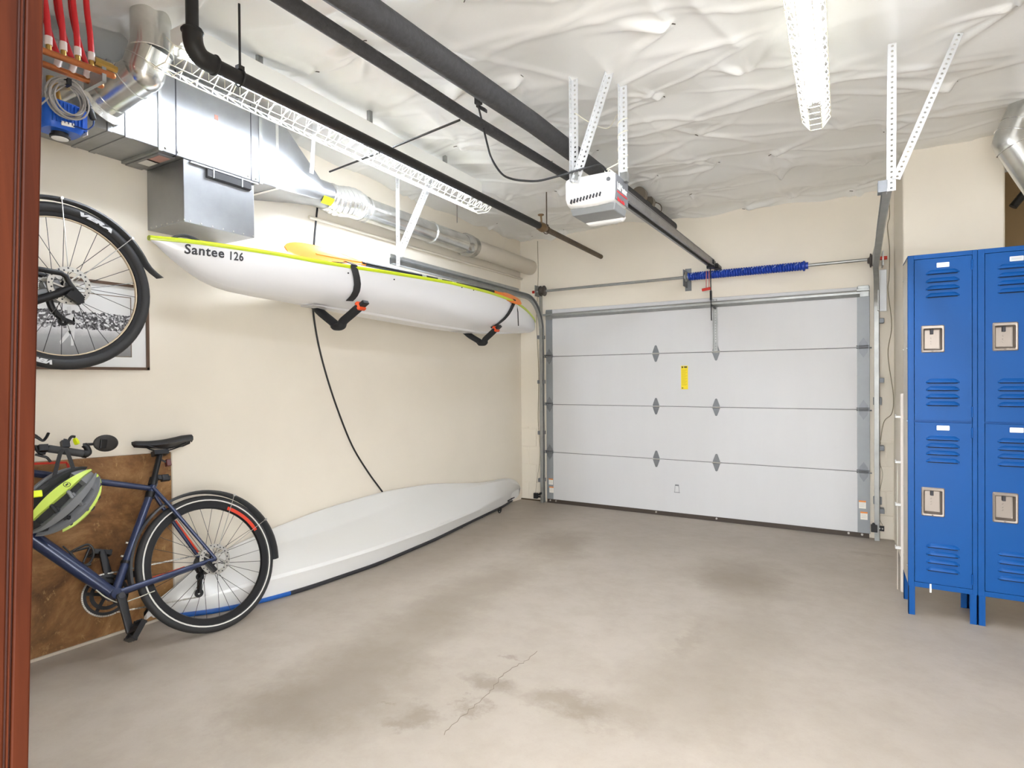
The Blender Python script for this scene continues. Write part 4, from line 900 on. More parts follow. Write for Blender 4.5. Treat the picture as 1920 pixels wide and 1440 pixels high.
# lettering follows the bow flank
def flank(y, z):
    b_, a, c = kb(y), zg(y), zk(y); g = (a-z)/max(a-c, .01); fs_ = [p[0] for p in PROF]; gs = [p[1] for p in PROF]
    return XK+b_*float(np.interp(g, gs, fs_))
def on_flank(u, v):
    x = XK+.1
    for _ in range(30): p = at(u, v, 0, x); x = .5*x+.5*flank(p[1], p[2])
    return at(u, v, 0, x)
for word, (ua, va), (ub, vb_), size in (('Santee', (345, 470), (420, 479), 1.0), ('126', (428, 482), (456, 485), .85)):
    A_, B_ = on_flank(ua, va), on_flank(ub, vb_)
    tm = text_mesh(word, 1.0, ext=0.0, stretch=1.0, bold=0.022, spacing=1.1); w = max(p[0] for p in tm.v); hh = 0.7
    Hh = 0.046 if word == 'Santee' else 0.042
    def mp(p, A_=A_, B_=B_, w=w, Hh=Hh):
        t = p[0]/w; y = A_[1]+(B_[1]-A_[1])*t; z = A_[2]+(B_[2]-A_[2])*t-0.012+p[1]/0.72*Hh
        return V((flank(y, z)+0.0025, y, z))
    tm.xform(mp); tm.build('lettering', m_ink, ky, smooth=0, solid=0.001)

# ------------------------------------------------------------------ paddle lying on the deck
pdl = thing('kayak_paddle', (-2.6, 3, 2.1), 'orange bladed kayak paddle lying on the kayak beside the near strap', 'paddle')
t0, t1 = at(536, 467, 0, -2.66), at(684, 495, 0, -2.57); s1 = at(925, 547, 0, -2.53); e1 = at(972, 561, 0, -2.57)
def blade(tip, neck, name):
    ax = unit(neck-tip); L_ = np.linalg.norm(neck-tip); up = unit(V((-0.76, 0, .65))-ax*(V((-0.76, 0, .65))@ax)); nr = np.cross(ax, up); rings = []
    for k in range(19):
        t = k/18; w = 0.092*(math.sqrt(max(0, 1-(1-(t+.012)/.26)**2)) if t < .25 else 1-((t-.25)/.75)**1.5*0.85); w = max(w, 0.006)
        th = 0.004+0.010*max(0, t-.6); cup = 0.02*math.sin(PI*t)
        c = tip+ax*L_*t
        rings.append([c+up*w*math.cos(a)+nr*(th*math.sin(a)+cup*(abs(math.cos(a))**2)*0.9) for a in np.linspace(0, 2*PI, 17)[:-1]])
    b_ = MB().loft(rings).build(name, m_paddle, pdl, smooth=60)
    MB().tube([tip+ax*L_*.35-nr*(-.004), tip+ax*L_*.7, neck], [0.006, 0.012, 0.014], 10).build('spine', m_paddle, b_)
blade(t0, t1, 'blade'); blade(e1, s1+unit(e1-s1)*.0, 'blade')
MB().tube([t1-unit(s1-t1)*0.03, (t1+s1)/2+V((0, 0, .0)), s1], 0.0135, 12).build('shaft', m_blackmetal, pdl)
cl = MB(); md = (t1+s1)/2
for f in (-.12, .0, .12): cl.tube([md+(s1-t1)*(f-.015), md+(s1-t1)*(f+.015)], 0.0165, 12)
build_each(cl, 'ferrule', m_steel, pdl)
# ------------------------------------------------------------------ padded strap hangers
def strap_on_hull(y0, y1, side_y=None, n=16, w=0.04, up_pts=None):
    # webbing from under the chine up over the gunwale; y shifts from y0 (low) to y1 (high)
    P = []
    for k in range(n):
        t = k/(n-1); y = y0+(y1-y0)*t; a, c = zg(y), zk(y); z = c+0.03+(a-c-0.03)*t; P.append(V((flank(y, z)+0.010, y, z)))
    y = y1; a = zg(y); b_ = kb(y)
    P += [V((XK+b_+0.014, y, a+0.012)), V((XK+b_-0.03, y, a+0.034)), V((XK+b_*.4, y, a+0.045)), V((XK-b_*.5, y, a+0.045)), V((XK-b_-.0, y, a+0.03)), V((XW+0.004, y, a+0.06))]
    rings = []
    for i, p in enumerate(P):
        t = unit(P[min(i+1, len(P)-1)]-P[max(i-1, 0)]); s = unit(V((0, 1, 0))-t*t[1]); nn = np.cross(t, s)
        rings.append([p+s*w/2+nn*.0015, p-s*w/2+nn*.0015, p-s*w/2-nn*.0015, p+s*w/2-nn*.0015])
    return MB().loft(rings)
def hanger(yv, p0, p1, p2, y_hi, label, w, tail=False):
    t = thing('kayak_hanger', (XW, yv, 1.8), label, 'hanger', 'padded kayak hangers')
    MB().tube(smooth_path([V((XW+0.012, yv+.02, 2.03)), V((XW+0.06, yv+.01, 1.99)), p0+(p0-p1)*.35+V((-.03, 0, .03)), p0, p0+(p1-p0)*.8, p1+V((-0.02, 0, 0)), p1+V((0.03, 0, 0.0)), p1+(p2-p1)*.25, p1+(p2-p1)*.6, p2], 5), 0.032, 12, flat=(1.0, 0.75)).build('padded_arm', m_pad, t)
    MB().obox(p2+unit(p2-p1)*.0, p2-p1, (0, 1, 0), np.cross(p2-p1, (0, 1, 0)), 0.012, 0.03, 0.026).build('orange_clip', mat('buckle_orange', (226, 78, 30), 0.4), t, smooth=0, bevel=0.006)
    MB().obox(p2+unit(p2-p1)*.026+V((.006, 0, 0)), p2-p1, (0, 1, 0), np.cross(p2-p1, (0, 1, 0)), 0.02, 0.024, 0.012).build('buckle', m_black, t, smooth=0, bevel=0.004)
    strap_on_hull(yv, y_hi, w=w).build('strap', m_web, t, smooth=30)
    MB().box((XW+0.001, yv-0.03, 1.99), (XW+0.012, yv+0.07, 2.07)).build('wall_plate', m_black, t, smooth=0, bevel=0.003)
    if tail:
        q = [at(u, v, 0, -2.545) for u, v in ((968, 569), (971, 585), (972, 611))]
        MB().tube(q, 0.011, 4, flat=(1.0, .12), up=(1, 0, 0)).build('strap_tail', m_web, t, smooth=0)
Y1 = 2.55; h0 = at(602, 586, 1, Y1); h1 = at(633, 612, 1, Y1); h2 = at(676, 574, 1, Y1)
hanger(Y1, h0, h1, h2, 2.49, 'black padded V hanger with wide strap under the near half of the kayak', 0.052)
Y2 = 4.2; h0 = at(882, 630, 1, Y2); h1 = at(903, 643, 1, Y2); h2 = at(930, 617, 1, Y2)
hanger(Y2, h0, h1, h2, 4.44, 'black padded V hanger with thin strap near the garage door end of the kayak', 0.036, True)

# ------------------------------------------------------------------ second hull lying on its edge against the wall
E_uv = [(276, 1164), (330, 1160), (400, 1151), (468, 1137), (560, 1112), (604, 1097), (708, 1061), (812, 1016), (891, 977), (943, 952), (975, 931)]
R_uv = [(276, 1158), (300, 1148), (400, 1115), (509, 1084), (604, 1059), (708, 1027), (812, 990), (900, 954), (928, 938), (956, 927), (972, 922)]
S_uv = [(276, 1155), (330, 1108), (420, 1055), (521, 1019), (604, 998), (708, 959), (760, 938), (838, 926), (890, 912), (934, 903), (958, 900), (972, 912)]
T_uv = [(276, 1152), (287, 1138), (330, 1090), (420, 1030), (512, 990), (604, 955), (716, 922), (812, 906), (900, 906), (935, 899), (958, 896), (975, 905)]
def lerp_x(y, xs_, ys2): return float(np.interp(y, ys2, xs_))
ep = [at_floor(u, v) for u, v in E_uv]
ey, ex = [p[1] for p in ep], [p[0] for p in ep]
def curve(uvs, fx):
    out = []
    for u, v in uvs:
        x = -3.0
        for _ in range(30): y = at(u, v, 0, x)[1]; x = .5*x+.5*fx(y)
        out.append(at(u, v, 0, x))
    return out
rp = curve(R_uv, lambda y: lerp_x(y, ex, ey)+float(np.interp(y, [1.6, 2.2, 5.0, 5.7], [.0, .03, .03, .0])))
sp = curve(S_uv, lambda y: float(np.interp(y, [1.6, 1.9, 2.3, 4.4, 5.7], [-3.11, -3.1, -3.09, -3.10, -3.15])))
tp = curve(T_uv, lambda y: float(np.interp(y, [1.6, 1.8, 2.1, 5.8], [-3.122, -3.128, -3.185, -3.188])))
def interp_pts(pts, y): q = sorted([tuple(p) for p in pts], key=lambda p: p[1]); yy = [p[1] for p in q]; return V((np.interp(y, yy, [p[0] for p in q]), y, np.interp(y, yy, [p[2] for p in q])))
HY0, HY1 = 1.62, 5.70
ysd = np.concatenate([np.linspace(HY0, 2.2, 14), np.linspace(2.3, 5.1, 34), np.linspace(5.15, HY1, 14)])
def sm(fn, y, w=0.13):
    return sum(fn(min(max(y+d*w, HY0), HY1)) for d in (-1, -.5, 0, .5, 1))/5
sections = []
for y in ysd:
    e, r, s, t = [sm(lambda q, P=P: interp_pts(P, q), y) for P in (ep, rp, sp, tp)]
    for p in (e, r, s, t): p[1] = y
    e[2] = floor_z(y)+0.022; r[2] = max(r[2], e[2]+0.006); s[2] = max(s[2], r[2]+.004); t[2] = max(t[2], s[2]+.003)
    t[0] = max(t[0], XW+.012)
    b1 = V((max(t[0]-.004, XW+.008), y, max(t[2]-.06, e[2]+.01))); b2 = V((max(e[0]-.06, XW+.012), y, e[2]+.002))
    m1_ = r+(s-r)*.05+V((.002, 0, .001)); m0 = r+(e-r)*.10+V((.002, 0, 0)); s0 = s+(r-s)*.05+V((.002, 0, .003)); s1_ = s+(t-s)*.06+V((.001, 0, .003)); t0_ = t+(s-t)*.12+V((0.003, 0, .006))
    sec = [e, m0, m1_, s0, s1_, t0_, t, b1, b2]
    if y > 5.52:
        k = math.sqrt(max(.03, 1-((y-5.52)/.185)**2)); cx_, cz2_ = XW+.02, (e[2]+t[2])/2-.02
        sec = [V((cx_+(p[0]-cx_)*k if p[0] > cx_ else p[0], p[1], cz2_+(p[2]-cz2_)*(.35+.65*k))) for p in sec]
    sections.append(sec)
h2o = thing('upturned_hull', (-3.1, 3.6, 0.08), 'long white hull leaning on its edge along the foot of the left wall', 'kayak')
MB().loft(sections).build('hull', m_hull, h2o, smooth=24)
bl, bk = MB(), MB()
def gun(mb, ya, yb):
    yy = [y for y in ysd if ya <= y <= yb]
    mb.loft([[V((lerp_x(y, ex, ey)+dx, y, floor_z(y)+dz)) for dx, dz in ((0.008, 0.026), (0.011, 0.014), (0.006, 0.003), (-.05, 0.003), (-.05, .026))] for y in yy])
gun(bl, HY0, 2.36); bl.build('blue_gunwale', m_hullblue, h2o, smooth=30, label='blue deck edge'); gun(bk, 2.28, 5.6); bk.build('shaded_gunwale', mat('shaded_gunwale', (46, 46, 50), 0.5), h2o, smooth=30)  # past the blue, the dark colour paints shadow along the edge
for (u, v) in ((765, 1032), (783, 1025), (866, 990), (904, 970)):
    x = -3.0
    for _ in range(20): y = at(u, v, 0, x)[1]; x = .5*x+.5*(lerp_x(y, ex, ey))
    p = at(u, v, 0, x+.004); MB().cyl(p-V((.01, 0, 0)), p+V((.005, 0, 0)), 0.006, 10).build('rivet', m_ink, h2o)
wq = at_floor(937, 962); wh = MB(); wh.ring(wq+V((0.0, 0, .03)), (1, 0, 0), 0.026, 0.006, 24); wh.cyl(wq+V((-.02, 0, .03)), wq+V((.004, 0, .03)), 0.012, 14); wh.build('small_wheel', m_black, h2o)
g_ = MB()
for k, wd in enumerate((.018, .01, .02, .012, .012, .018, .01, .02)):
    t = k/8; u = 953+t*16; v = 939-t*9.5; y = at(u, v, 0, -3.16)[1]; x = lerp_x(y, ex, ey); p = at(u, v, 0, x+.004); g_.obox(p, (0, 1, 0), (0, 0, 1), (1, 0, 0), wd*.9, 0.005+.003*(k % 3 == 0), .004)
g_.build('worn_print', m_ink, h2o, smooth=0, kind='stuff')

# ------------------------------------------------------------------ brown panel leaning on the wall
bd = thing('leaning_panel', (-3.16, 1.3, 0.12), 'scratched brown panel leaning on the wall behind the bicycle', 'panel')
pa_ = MB(); q0, q1, q2, q3 = V((-3.152, 0.72, floor_z(.72)+.002)), V((-3.152, 1.775, floor_z(1.775)+.002)), V((-3.188, 1.79, 0.997)), V((-3.188, 0.72, 1.038))
pa_.loft([[q0, q1, q2, q3], [p+V((-0.010, 0, .002)) for p in (q0, q1, q2, q3)]])
pa_.build('board', m_board, bd, smooth=0)
ed = MB(); ed.bar(q0+V((0.002, 0, .004)), q1+V((0.002, 0, .004)), 0.012, 0.012); ed.bar(q1+V((.001, 0, 0)), q2+V((.001, 0, 0)), 0.006, 0.006, (0, 1, 0)); build_each(ed, 'edge_trim', mat('panel_edge', (196, 186, 170), 0.5), bd, smooth=0)

# ------------------------------------------------------------------ framed photograph on the wall
PY0, PY1, PZ0, PZ1 = 0.84, 1.682, 1.446, 1.888
fp = thing('framed_picture', (XW, 1.26, 1.45), 'framed black and white sports photograph behind the hanging wheel', 'picture')
fr_ = MB(); wv_ = 0.014
for lo, hi in (((PY0, PZ0), (PY1, PZ0+wv_)), ((PY0, PZ1-wv_), (PY1, PZ1)), ((PY0, PZ0), (PY0+wv_, PZ1)), ((PY1-wv_, PZ0), (PY1, PZ1))): fr_.box((XW+0.001, lo[0], lo[1]), (XW+0.022, hi[0], hi[1]))
fr_.build('frame', mat('frame_brown', (92, 70, 54), 0.45), fp, smooth=0)
MB().box((XW+0.001, PY0+.01, PZ0+.01), (XW+0.012, PY1-.01, PZ1-.01)).build('mat_board', mat('mat_board', (226, 227, 226), 0.7), fp, smooth=0)
iy0, iy1, iz0, iz1 = 0.95, 1.598, 1.512, 1.822
il = MB()
for lo, hi in (((iy0, iz0), (iy1, iz0+.004)), ((iy0, iz1-.004), (iy1, iz1)), ((iy0, iz0), (iy0+.004, iz1)), ((iy1-.004, iz0), (iy1, iz1))): il.box((XW+0.012, lo[0], lo[1]), (XW+0.0135, hi[0], hi[1]))
il.build('inner_line', mat('inner_line', (122, 108, 92), 0.6), fp, smooth=0)
m_ph, N, L, b = tree('monochrome_print')
tc = N.new('ShaderNodeTexCoord').outputs['Object']
sx = N.new('ShaderNodeSeparateXYZ'); L.new(tc, sx.inputs[0])
# object space: z measured up from the picture's foot
rz = ramp(N, [(0.0, (98, 98, 98)), (0.14, (136, 136, 136)), (0.26, (166, 166, 166)), (0.33, (214, 214, 213)), (0.5, (226, 226, 225))])
mr = N.new('ShaderNodeMapRange'); mr.inputs[1].default_value = 0.0; mr.inputs[2].default_value = 0.6; L.new(sx.outputs[2], mr.inputs[0])
wn = noise(N, L, tc, 40, 3, 0.6); ad = N.new('ShaderNodeMath'); ad.operation = 'MULTIPLY_ADD'; ad.inputs[1].default_value = 0.05; L.new(wn, ad.inputs[0]); L.new(mr.outputs[0], ad.inputs[2])
sb_ = N.new('ShaderNodeMath'); sb_.operation = 'SUBTRACT'; sb_.inputs[1].default_value = 0.025; L.new(ad.outputs[0], sb_.inputs[0])
L.new(sb_.outputs[0], rz.inputs[0])
vo = N.new('ShaderNodeTexVoronoi'); vo.inputs['Scale'].default_value = 120; L.new(tc, vo.inputs['Vector'])
bwc = N.new('ShaderNodeRGBToBW'); L.new(vo.outputs['Color'], bwc.inputs[0])
rc = ramp(N, [(0.2, (34, 32, 34)), (0.5, (110, 108, 110)), (0.8, (220, 220, 220))]); L.new(bwc.outputs[0], rc.inputs[0])
crowd = N.new('ShaderNodeMath'); crowd.operation = 'COMPARE'; cz0, cz1 = at(190, 619, 0, XW)[2]-1.45, at(190, 588, 0, XW)[2]-1.45; crowd.inputs[1].default_value = (cz0+cz1)/1.2; crowd.inputs[2].default_value = (cz1-cz0)/1.2; L.new(sb_.outputs[0], crowd.inputs[0])
L.new(mixc(N, L, crowd.outputs[0], rz.outputs[0], rc.outputs[0]), b.inputs[0]); b.inputs['Roughness'].default_value = 0.4
MB().box((XW+0.0115, iy0+.004, iz0+.004), (XW+0.0128, iy1-.004, iz1-.004)).build('photo_print', m_ph, fp, smooth=0)
fg = MB()
def py(u, v): p = at(u, v, 0, XW+.0134); return (p[1], p[2])
for poly in ([(124, 592), (138, 588), (142, 608), (140, 622), (128, 622), (124, 606)], [(126, 575), (133, 574), (134, 587), (127, 588)], [(128, 620), (140, 622), (138, 648), (133, 648), (133, 632)], [(127, 620), (134, 624), (120, 640), (114, 646), (112, 640)], [(137, 594), (150, 602), (148, 607), (136, 602)]):
    fg.prism([V((XW+0.0128, *py(u, v))) for u, v in poly], (0.0006, 0, 0))
fg.build('printed_player', mat('print_light', (214, 214, 212), 0.5), fp, smooth=0)

# ------------------------------------------------------------------ loose wires on the walls
def wire(uvs, axis, val, r, m, label, n=6, name='wire'):
    o = MB().tube(smooth_path([at(u, v, axis, val) for u, v in uvs], n), r, 6).build(name, m); tag(o, label, 'wire'); return o
wire([(598, 362), (592, 420), (588, 470), (585, 530), (587, 580), (596, 640), (611, 700), (632, 765), (660, 835), (690, 885), (717, 922)], 0, XW+.006, 0.0065, m_black, 'black cable hanging down the left wall behind the kayak', name='wall_cable')
m_thin = mat('thin_wire', (138, 128, 100), 0.6)
wire([(1008, 452), (1009, 520), (1006, 600), (1010, 700), (1009, 790), (1013, 850), (1007, 900), (1004, 928)], 1, YB-.004, 0.003, m_thin, 'thin pale wire running down the wall left of the garage door')
wire([(1667, 372), (1668, 405), (1664, 425), (1668, 470), (1667, 520), (1665, 545), (1672, 610), (1665, 665), (1675, 740), (1672, 775), (1656, 795), (1649, 860), (1655, 890), (1647, 930)], 1, YB-.004, 0.003, m_thin, 'thin wavy wire on the wall right of the garage door')
wire([(1644, 945), (1645, 965), (1655, 985)], 1, YB-.004, 0.003, m_thin, 'short wire between lower wall box and the black sensor at right')
for (u, v, lab) in ((1645, 752, 'small metal switch box on the wall right of the garage door, higher one'), (1645, 938, 'small metal switch box low on the wall right of the garage door')):
    p = at(u, v, 1, YB-.01); o = thing('switch_box', p, lab, 'box', 'wall boxes beside the door track')
    MB().box((p[0]-.03, YB-.03, p[2]-.033), (p[0]+.032, YB-.0005, p[2]+.033)).build('cover', m_zinc, o, smooth=0, bevel=0.004); MB().cyl((p[0], YB-.036, p[2]), (p[0], YB-.029, p[2]), .012, 12).build('knockout', m_steel, o)
for (u, v, sg_, lab) in ((1011, 929, -1, 'black safety sensor bracket at the foot of the left door track'), (1646, 990, 1, 'black safety sensor bracket at the foot of the right door track')):
    p = at(u, v, 1, 5.7); o = thing('safety_sensor', p, lab, 'sensor', 'door safety sensors')
    MB().box((p[0]-.04, 5.69, p[2]-.022), (p[0]+.045, 5.70, p[2]+.022)).build('bracket', m_blackmetal, o, smooth=0, bevel=0.002)
    q = MB(); q.cyl((p[0]-sg_*.03, 5.66, p[2]+.03), (p[0]-sg_*.03, 5.70, p[2]+.03), .012, 12); q.box((p[0]-.05, 5.655, p[2]-.03), (p[0]-.005, 5.692, p[2]+.03)); q.build('sensor_eye', m_black, o, smooth=0, bevel=0.002)
    q = MB()
    for k in range(4): q.cyl((p[0]-.028+.02*k, 5.686, p[2]), (p[0]-.028+.02*k, 5.6895, p[2]), .006, 8)
    build_each(q, 'bolt', m_steel, o)
# ------------------------------------------------------------------ bicycles
class Frame:
    def __init__(s, H, f, u, l): s.H, s.f, s.u, s.l = V(H), unit(f), unit(u), unit(l)
    def w(s, a, b, c=0.0): return s.H+s.f*a+s.u*b+s.l*c
    def px(s, u, v, lat=0.0):
        d = _fw+_r*(u-960)/F-_u*(v-720)/F; P0 = s.H+s.l*lat
        return CAM+d*(((P0-CAM)@s.l)/(d@s.l))
    def turned(s, a, b, ang):
        H = s.w(a, b); f2 = s.f*math.cos(ang)+s.l*math.sin(ang); l2 = s.l*math.cos(ang)-s.f*math.sin(ang); return Frame(H, f2, s.u, l2)
def wheel(root, B, name, R=0.352, tr=0.021, rim_in=0.281, nsp=28, stripe=True, rotor=True, cream=False):
    rc = R-tr
    rm = MB(); n = 64
    rm.loft([[B.H+(B.f*math.cos(a)+B.u*math.sin(a))*r+B.l*x for r, x in ((rc-tr*.55, .012), (rim_in+.004, .010), (rim_in, .004), (rim_in, -.004), (rim_in+.004, -.010), (rc-tr*.55, -.012))] for a in np.linspace(0, 2*PI, n+1)], False)
    wo = rm.build(name, m_blackmetal, root)
    MB().ring(B.H, B.l, rc, tr, 72, 12).build('tyre', m_tyre, wo)
    if stripe:
        MB().disc_ring(B.H+B.l*tr*0.93, B.l, rc-tr*.55, rc-tr*.25, 0.004, 64).build('reflective_stripe', m_reflect, wo)
        MB().disc_ring(B.H-B.l*tr*0.93, B.l, rc-tr*.55, rc-tr*.25, 0.004, 64).build('reflective_stripe', m_reflect, wo)
    if cream: MB().disc_ring(B.H, B.l, rim_in-.003, rim_in+.001, 0.014, 64).build('rim_highlight', mat('rim_highlight_cream', (206, 188, 160), 0.4), wo)  # cream ring paints the highlight inside the rim
    hb = MB(); hb.lathe(B.H-B.l*.05, B.l, [(0.008, -.01), (.02, 0.0), (.026, .012), (.014, .02), (.012, .05), (.014, .08), (.026, .088), (.02, .1), (.008, .11)], 18); hb.build('hub', m_blackmetal, wo)
    for k in range(nsp):
        a0 = 2*PI*k/nsp; side = 1 if k % 2 else -1; a1 = a0+(0.75 if (k//2) % 2 else -0.75)
        p = B.H+(B.f*math.cos(a1)+B.u*math.sin(a1))*.024+B.l*.036*side; q = B.H+(B.f*math.cos(a0)+B.u*math.sin(a0))*(rim_in+.003)
        MB().tube([p, q], 0.0013, 5).build('spoke', m_spoke, wo, smooth=60)
    if rotor:
        r = MB(); c = B.H+B.l*.058; r.disc_ring(c, B.l, .058, .078, .002, 40); o = r
        for k in range(24):
            a = 2*PI*k/24
            for rr in (.0625, .073):
                a2 = a+(.06 if rr > .07 else 0); e = c+(B.f*math.cos(a2)+B.u*math.sin(a2))*rr
        for k in range(6):
            a = 2*PI*k/6; o.bar(c+(B.f*math.cos(a)+B.u*math.sin(a))*.02, c+(B.f*math.cos(a+.5)+B.u*math.sin(a+.5))*.06, .006, .002, B.l)
        o.disc_ring(c, B.l, .012, .022, .003, 24)
        ro = o.build('brake_rotor', m_steel, wo)
        h = MB()
        for k in range(26):
            a = 2*PI*k/26; rr = .064 if k % 2 else .072; e = c+(B.f*math.cos(a)+B.u*math.sin(a))*rr; h.cyl(e-B.l*.0016, e+B.l*.0016, .0036, 8)
        h.build('rotor_holes', m_ink, ro, kind='stuff') if False else h.build('rotor_holes', m_ink, wo, kind='stuff')
    return wo
def fender(root, B, a0, a1, R=.377, w=.026, name='fender', tail=None):
    n = 40; rings = []
    for a in np.linspace(a0, a1, n+1):
        d = B.f*math.cos(a)+B.u*math.sin(a); RR = R
        if tail and a > a1-tail[0]: RR = R+tail[1]*((a-(a1-tail[0]))/tail[0])**2
        c = B.H
        rings.append([c+d*(RR-.008)+B.l*w, c+d*(RR+.001)+B.l*w*.8, c+d*(RR+.005)+B.l*w*.3, c+d*(RR+.005)-B.l*w*.3, c+d*(RR+.001)-B.l*w*.8, c+d*(RR-.008)-B.l*w, c+d*(RR-.003)-B.l*w*.75, c+d*(RR+.002)-B.l*w*.3, c+d*(RR+.002)+B.l*w*.3, c+d*(RR-.003)+B.l*w*.75])
    return MB().loft(rings).build(name, m_fender, root)
def stay(mb, B, ang, R=.372, lat=.028, hub=.06):
    p = B.H+(B.f*math.cos(ang)+B.u*math.sin(ang))*R; a = B.H+B.l*hub
    mb.tube([a, p+B.l*lat], .0018, 6); mb.cyl(p+B.l*(lat-.006), p+B.l*(lat+.006), .006, 8)
# -- bicycle leaning in the front left corner
B1 = Frame((-2.8808, 1.8092, 0.4384), (-.08883, -.99565, .02828), (-.37455, .05969, .92529), (.92294, -.0716, .37822))
bk_ = thing('bicycle', at_floor(365, 1187), 'navy blue bicycle with red accents leaning against the brown panel', 'bicycle')
rw = wheel(bk_, B1, 'rear_wheel')
def inpl(p): d = V(p)-B1.H; return d@B1.f, d@B1.u
aa = [math.atan2(*(inpl(B1.px(u, v))[::-1])) for u, v in ((428, 943), (492, 985))]
MB().ring(B1.H+B1.l*.009, B1.l, .298, .009, 24, 6, min(aa), max(aa), e1=B1.f if False else None) if False else None
rd_ = MB(); rings = []
for a in np.linspace(min(aa), max(aa), 20):
    d = B1.f*math.cos(a)+B1.u*math.sin(a); rings.append([B1.H+d*.305+B1.l*.0126, B1.H+d*.287+B1.l*.0116, B1.H+d*.287+B1.l*.010, B1.H+d*.305+B1.l*.010])
rd_.loft(rings); rd_.build('red_rim_decal', m_redpaint, rw, label='red rim decal')
fender(bk_, B1, -.08, PI+.19, name='rear_fender')
sm_ = MB()
for (u, v) in ((438, 933), (498, 974)):
    a = math.atan2(*(inpl(B1.px(u, v, .03))[::-1])); stay(sm_, B1, a)
sm_.build('fender_stays', m_steel, bk_)
BB = B1.px(214, 1115); CL = B1.px(285, 916)
fr_ = MB()
TT = B1.px(66, 888); DTp = B1.px(66, 1012)
fr_.tube([CL-(CL-B1.px(100, 893))*0, CL+(TT-CL)*.55, TT, TT+(TT-CL)*.28+B1.l*.03], [.0135, .0165, .017, .019], 16)
HT1 = TT+(TT-CL)*.26+B1.l*.03; DE = DTp+(DTp-BB)*.5
fr_.tube([BB, BB+(DTp-BB)*.35, DTp, DE], [.023, .029, .030, .03], 18)
fr_.tube([BB+(BB-CL)*.0, CL, CL+(CL-BB)*.06], [.0185, .0175, .0175], 16)
fr_.tube([HT1+unit(HT1-DE)*.03, DE-unit(HT1-DE)*.03], .022, 16)
fr_.cyl(BB-B1.l*.038, BB+B1.l*.038, .0235, 18)
fr_.build('frame', m_navy, bk_)
for s, m_s, m_c in ((1, m_navy, m_navy), (-1, m_navy, m_navy)):
    DO = B1.w(0.0, 0.0, .064*s)
    MB().tube([BB+B1.l*.028*s+(B1.H-BB)*.04, BB+(B1.H-BB)*.35+B1.l*.036*s, DO-B1.l*.004*s+(BB-B1.H)*.06, DO], [.0135, .0125, .0105, .008], 12, flat=(1, 1.15)).build('chainstay', m_c, bk_)
    MB().tube([CL+B1.l*.014*s, CL+(B1.H-CL)*.25+B1.l*.034*s, CL+(B1.H-CL)*.92+B1.l*.062*s, DO], [.010, .0095, .0085, .008], 12).build('seatstay', m_s, bk_)
# red inner faces of the far stays
r0_, r1_ = B1.px(329, 976, -.05), B1.px(372, 1035, -.055); MB().tube([r0_, r1_], [.0075, .0085], 8, flat=(1.3, .5)).build('red_stay_panel', m_redpaint, bk_, label='red inner face of the far seat stay')
r0_, r1_, r2_ = B1.px(280, 1087, -.035), B1.px(322, 1074, -.045), B1.px(346, 1063, -.05); MB().tube([r0_, r1_, r2_], [.009, .011, .004], 8, flat=(.6, 1)).build('red_stay_panel', m_redpaint, bk_, label='red inner face of the far chain stay')
# seat post and saddle
PT = B1.px(300, 852); CO = B1.px(287, 904)
sp_ = MB(); sp_.tube([CL, CO, PT], .0135, 14); sp_.obox(PT+V((0, 0, .008)), B1.f, B1.l, B1.u, .035, .022, .012); sp_.build('seat_post', m_blackmetal, bk_)
cl_ = MB(); cl_.tube([CO-(PT-CO)*.12, CO+(PT-CO)*.14], .021, 16); cl_.tube([CO-(PT-CO)*.55, CO-(PT-CO)*.35], .0215, 16); cl_.build('seat_clamp', m_blackmetal, bk_)
NS, TS = B1.px(247, 832), B1.px(357, 826); sax = unit(TS-NS); sup = unit(B1.u-sax*(B1.u@sax)); slt = np.cross(sax, sup); SL_ = np.linalg.norm(TS-NS)
rings = []
for k in range(21):
    t = k/20; w = .018+.055*max(0, (t-.25)/.75)**1.3+.006*math.sin(PI*t); w = w*(min(1, (t/.05)**.5) if t < .05 else 1)*(min(1, ((1-t)/.08)**.5+.15) if t > .92 else 1); w = max(w, .004)
    topz = .006-.010*math.sin(PI*min(1, t*1.25))+.010*t; th = .028+.016*t if t > .03 else .014
    c = NS+sax*SL_*t
    rings.append([c+slt*w*x+sup*(topz+th*z) for x, z in ((0, .22), (.5, .2), (.85, .02), (1, -.3), (.96, -.7), (.6, -.62), (0, -.45), (-.6, -.62), (-.96, -.7), (-1, -.3), (-.85, .02), (-.5, .2))])
MB().loft(rings).build('saddle', m_saddle, bk_, smooth=60)
rl_ = MB()
for s in (1, -1): rl_.tube(smooth_path([NS+sax*SL_*.2-sup*.012+slt*.012*s, NS+sax*SL_*.36-sup*.036+slt*.02*s, NS+sax*SL_*.6-sup*.042+slt*.021*s, NS+sax*SL_*.86-sup*.02+slt*.03*s]), .0035, 8)
build_each(rl_, 'saddle_rail', m_blackmetal, bk_)
q = B1.px(315, 868, .0); tl = MB(); tl.obox(q, B1.f, B1.l, B1.u, .012, .013, .018); tl.build('tail_light', mat('tail_light_red', (90, 26, 22), .3), bk_, smooth=0, bevel=.003); tl = MB(); tl.bar(B1.px(302, 862), q, .01, .01); tl.build('light_bracket', m_blackmetal, bk_, smooth=0)
q0, q1 = B1.px(293, 895), B1.px(319, 897); tl = MB(); tl.bar(q0, q1, .022, .026, B1.u); tl.obox((q0*.4+q1*.6), B1.f, B1.l, B1.u, .018, .014, .017); tl.build('rack_clamp', m_blackmetal, bk_, smooth=0, bevel=.004)
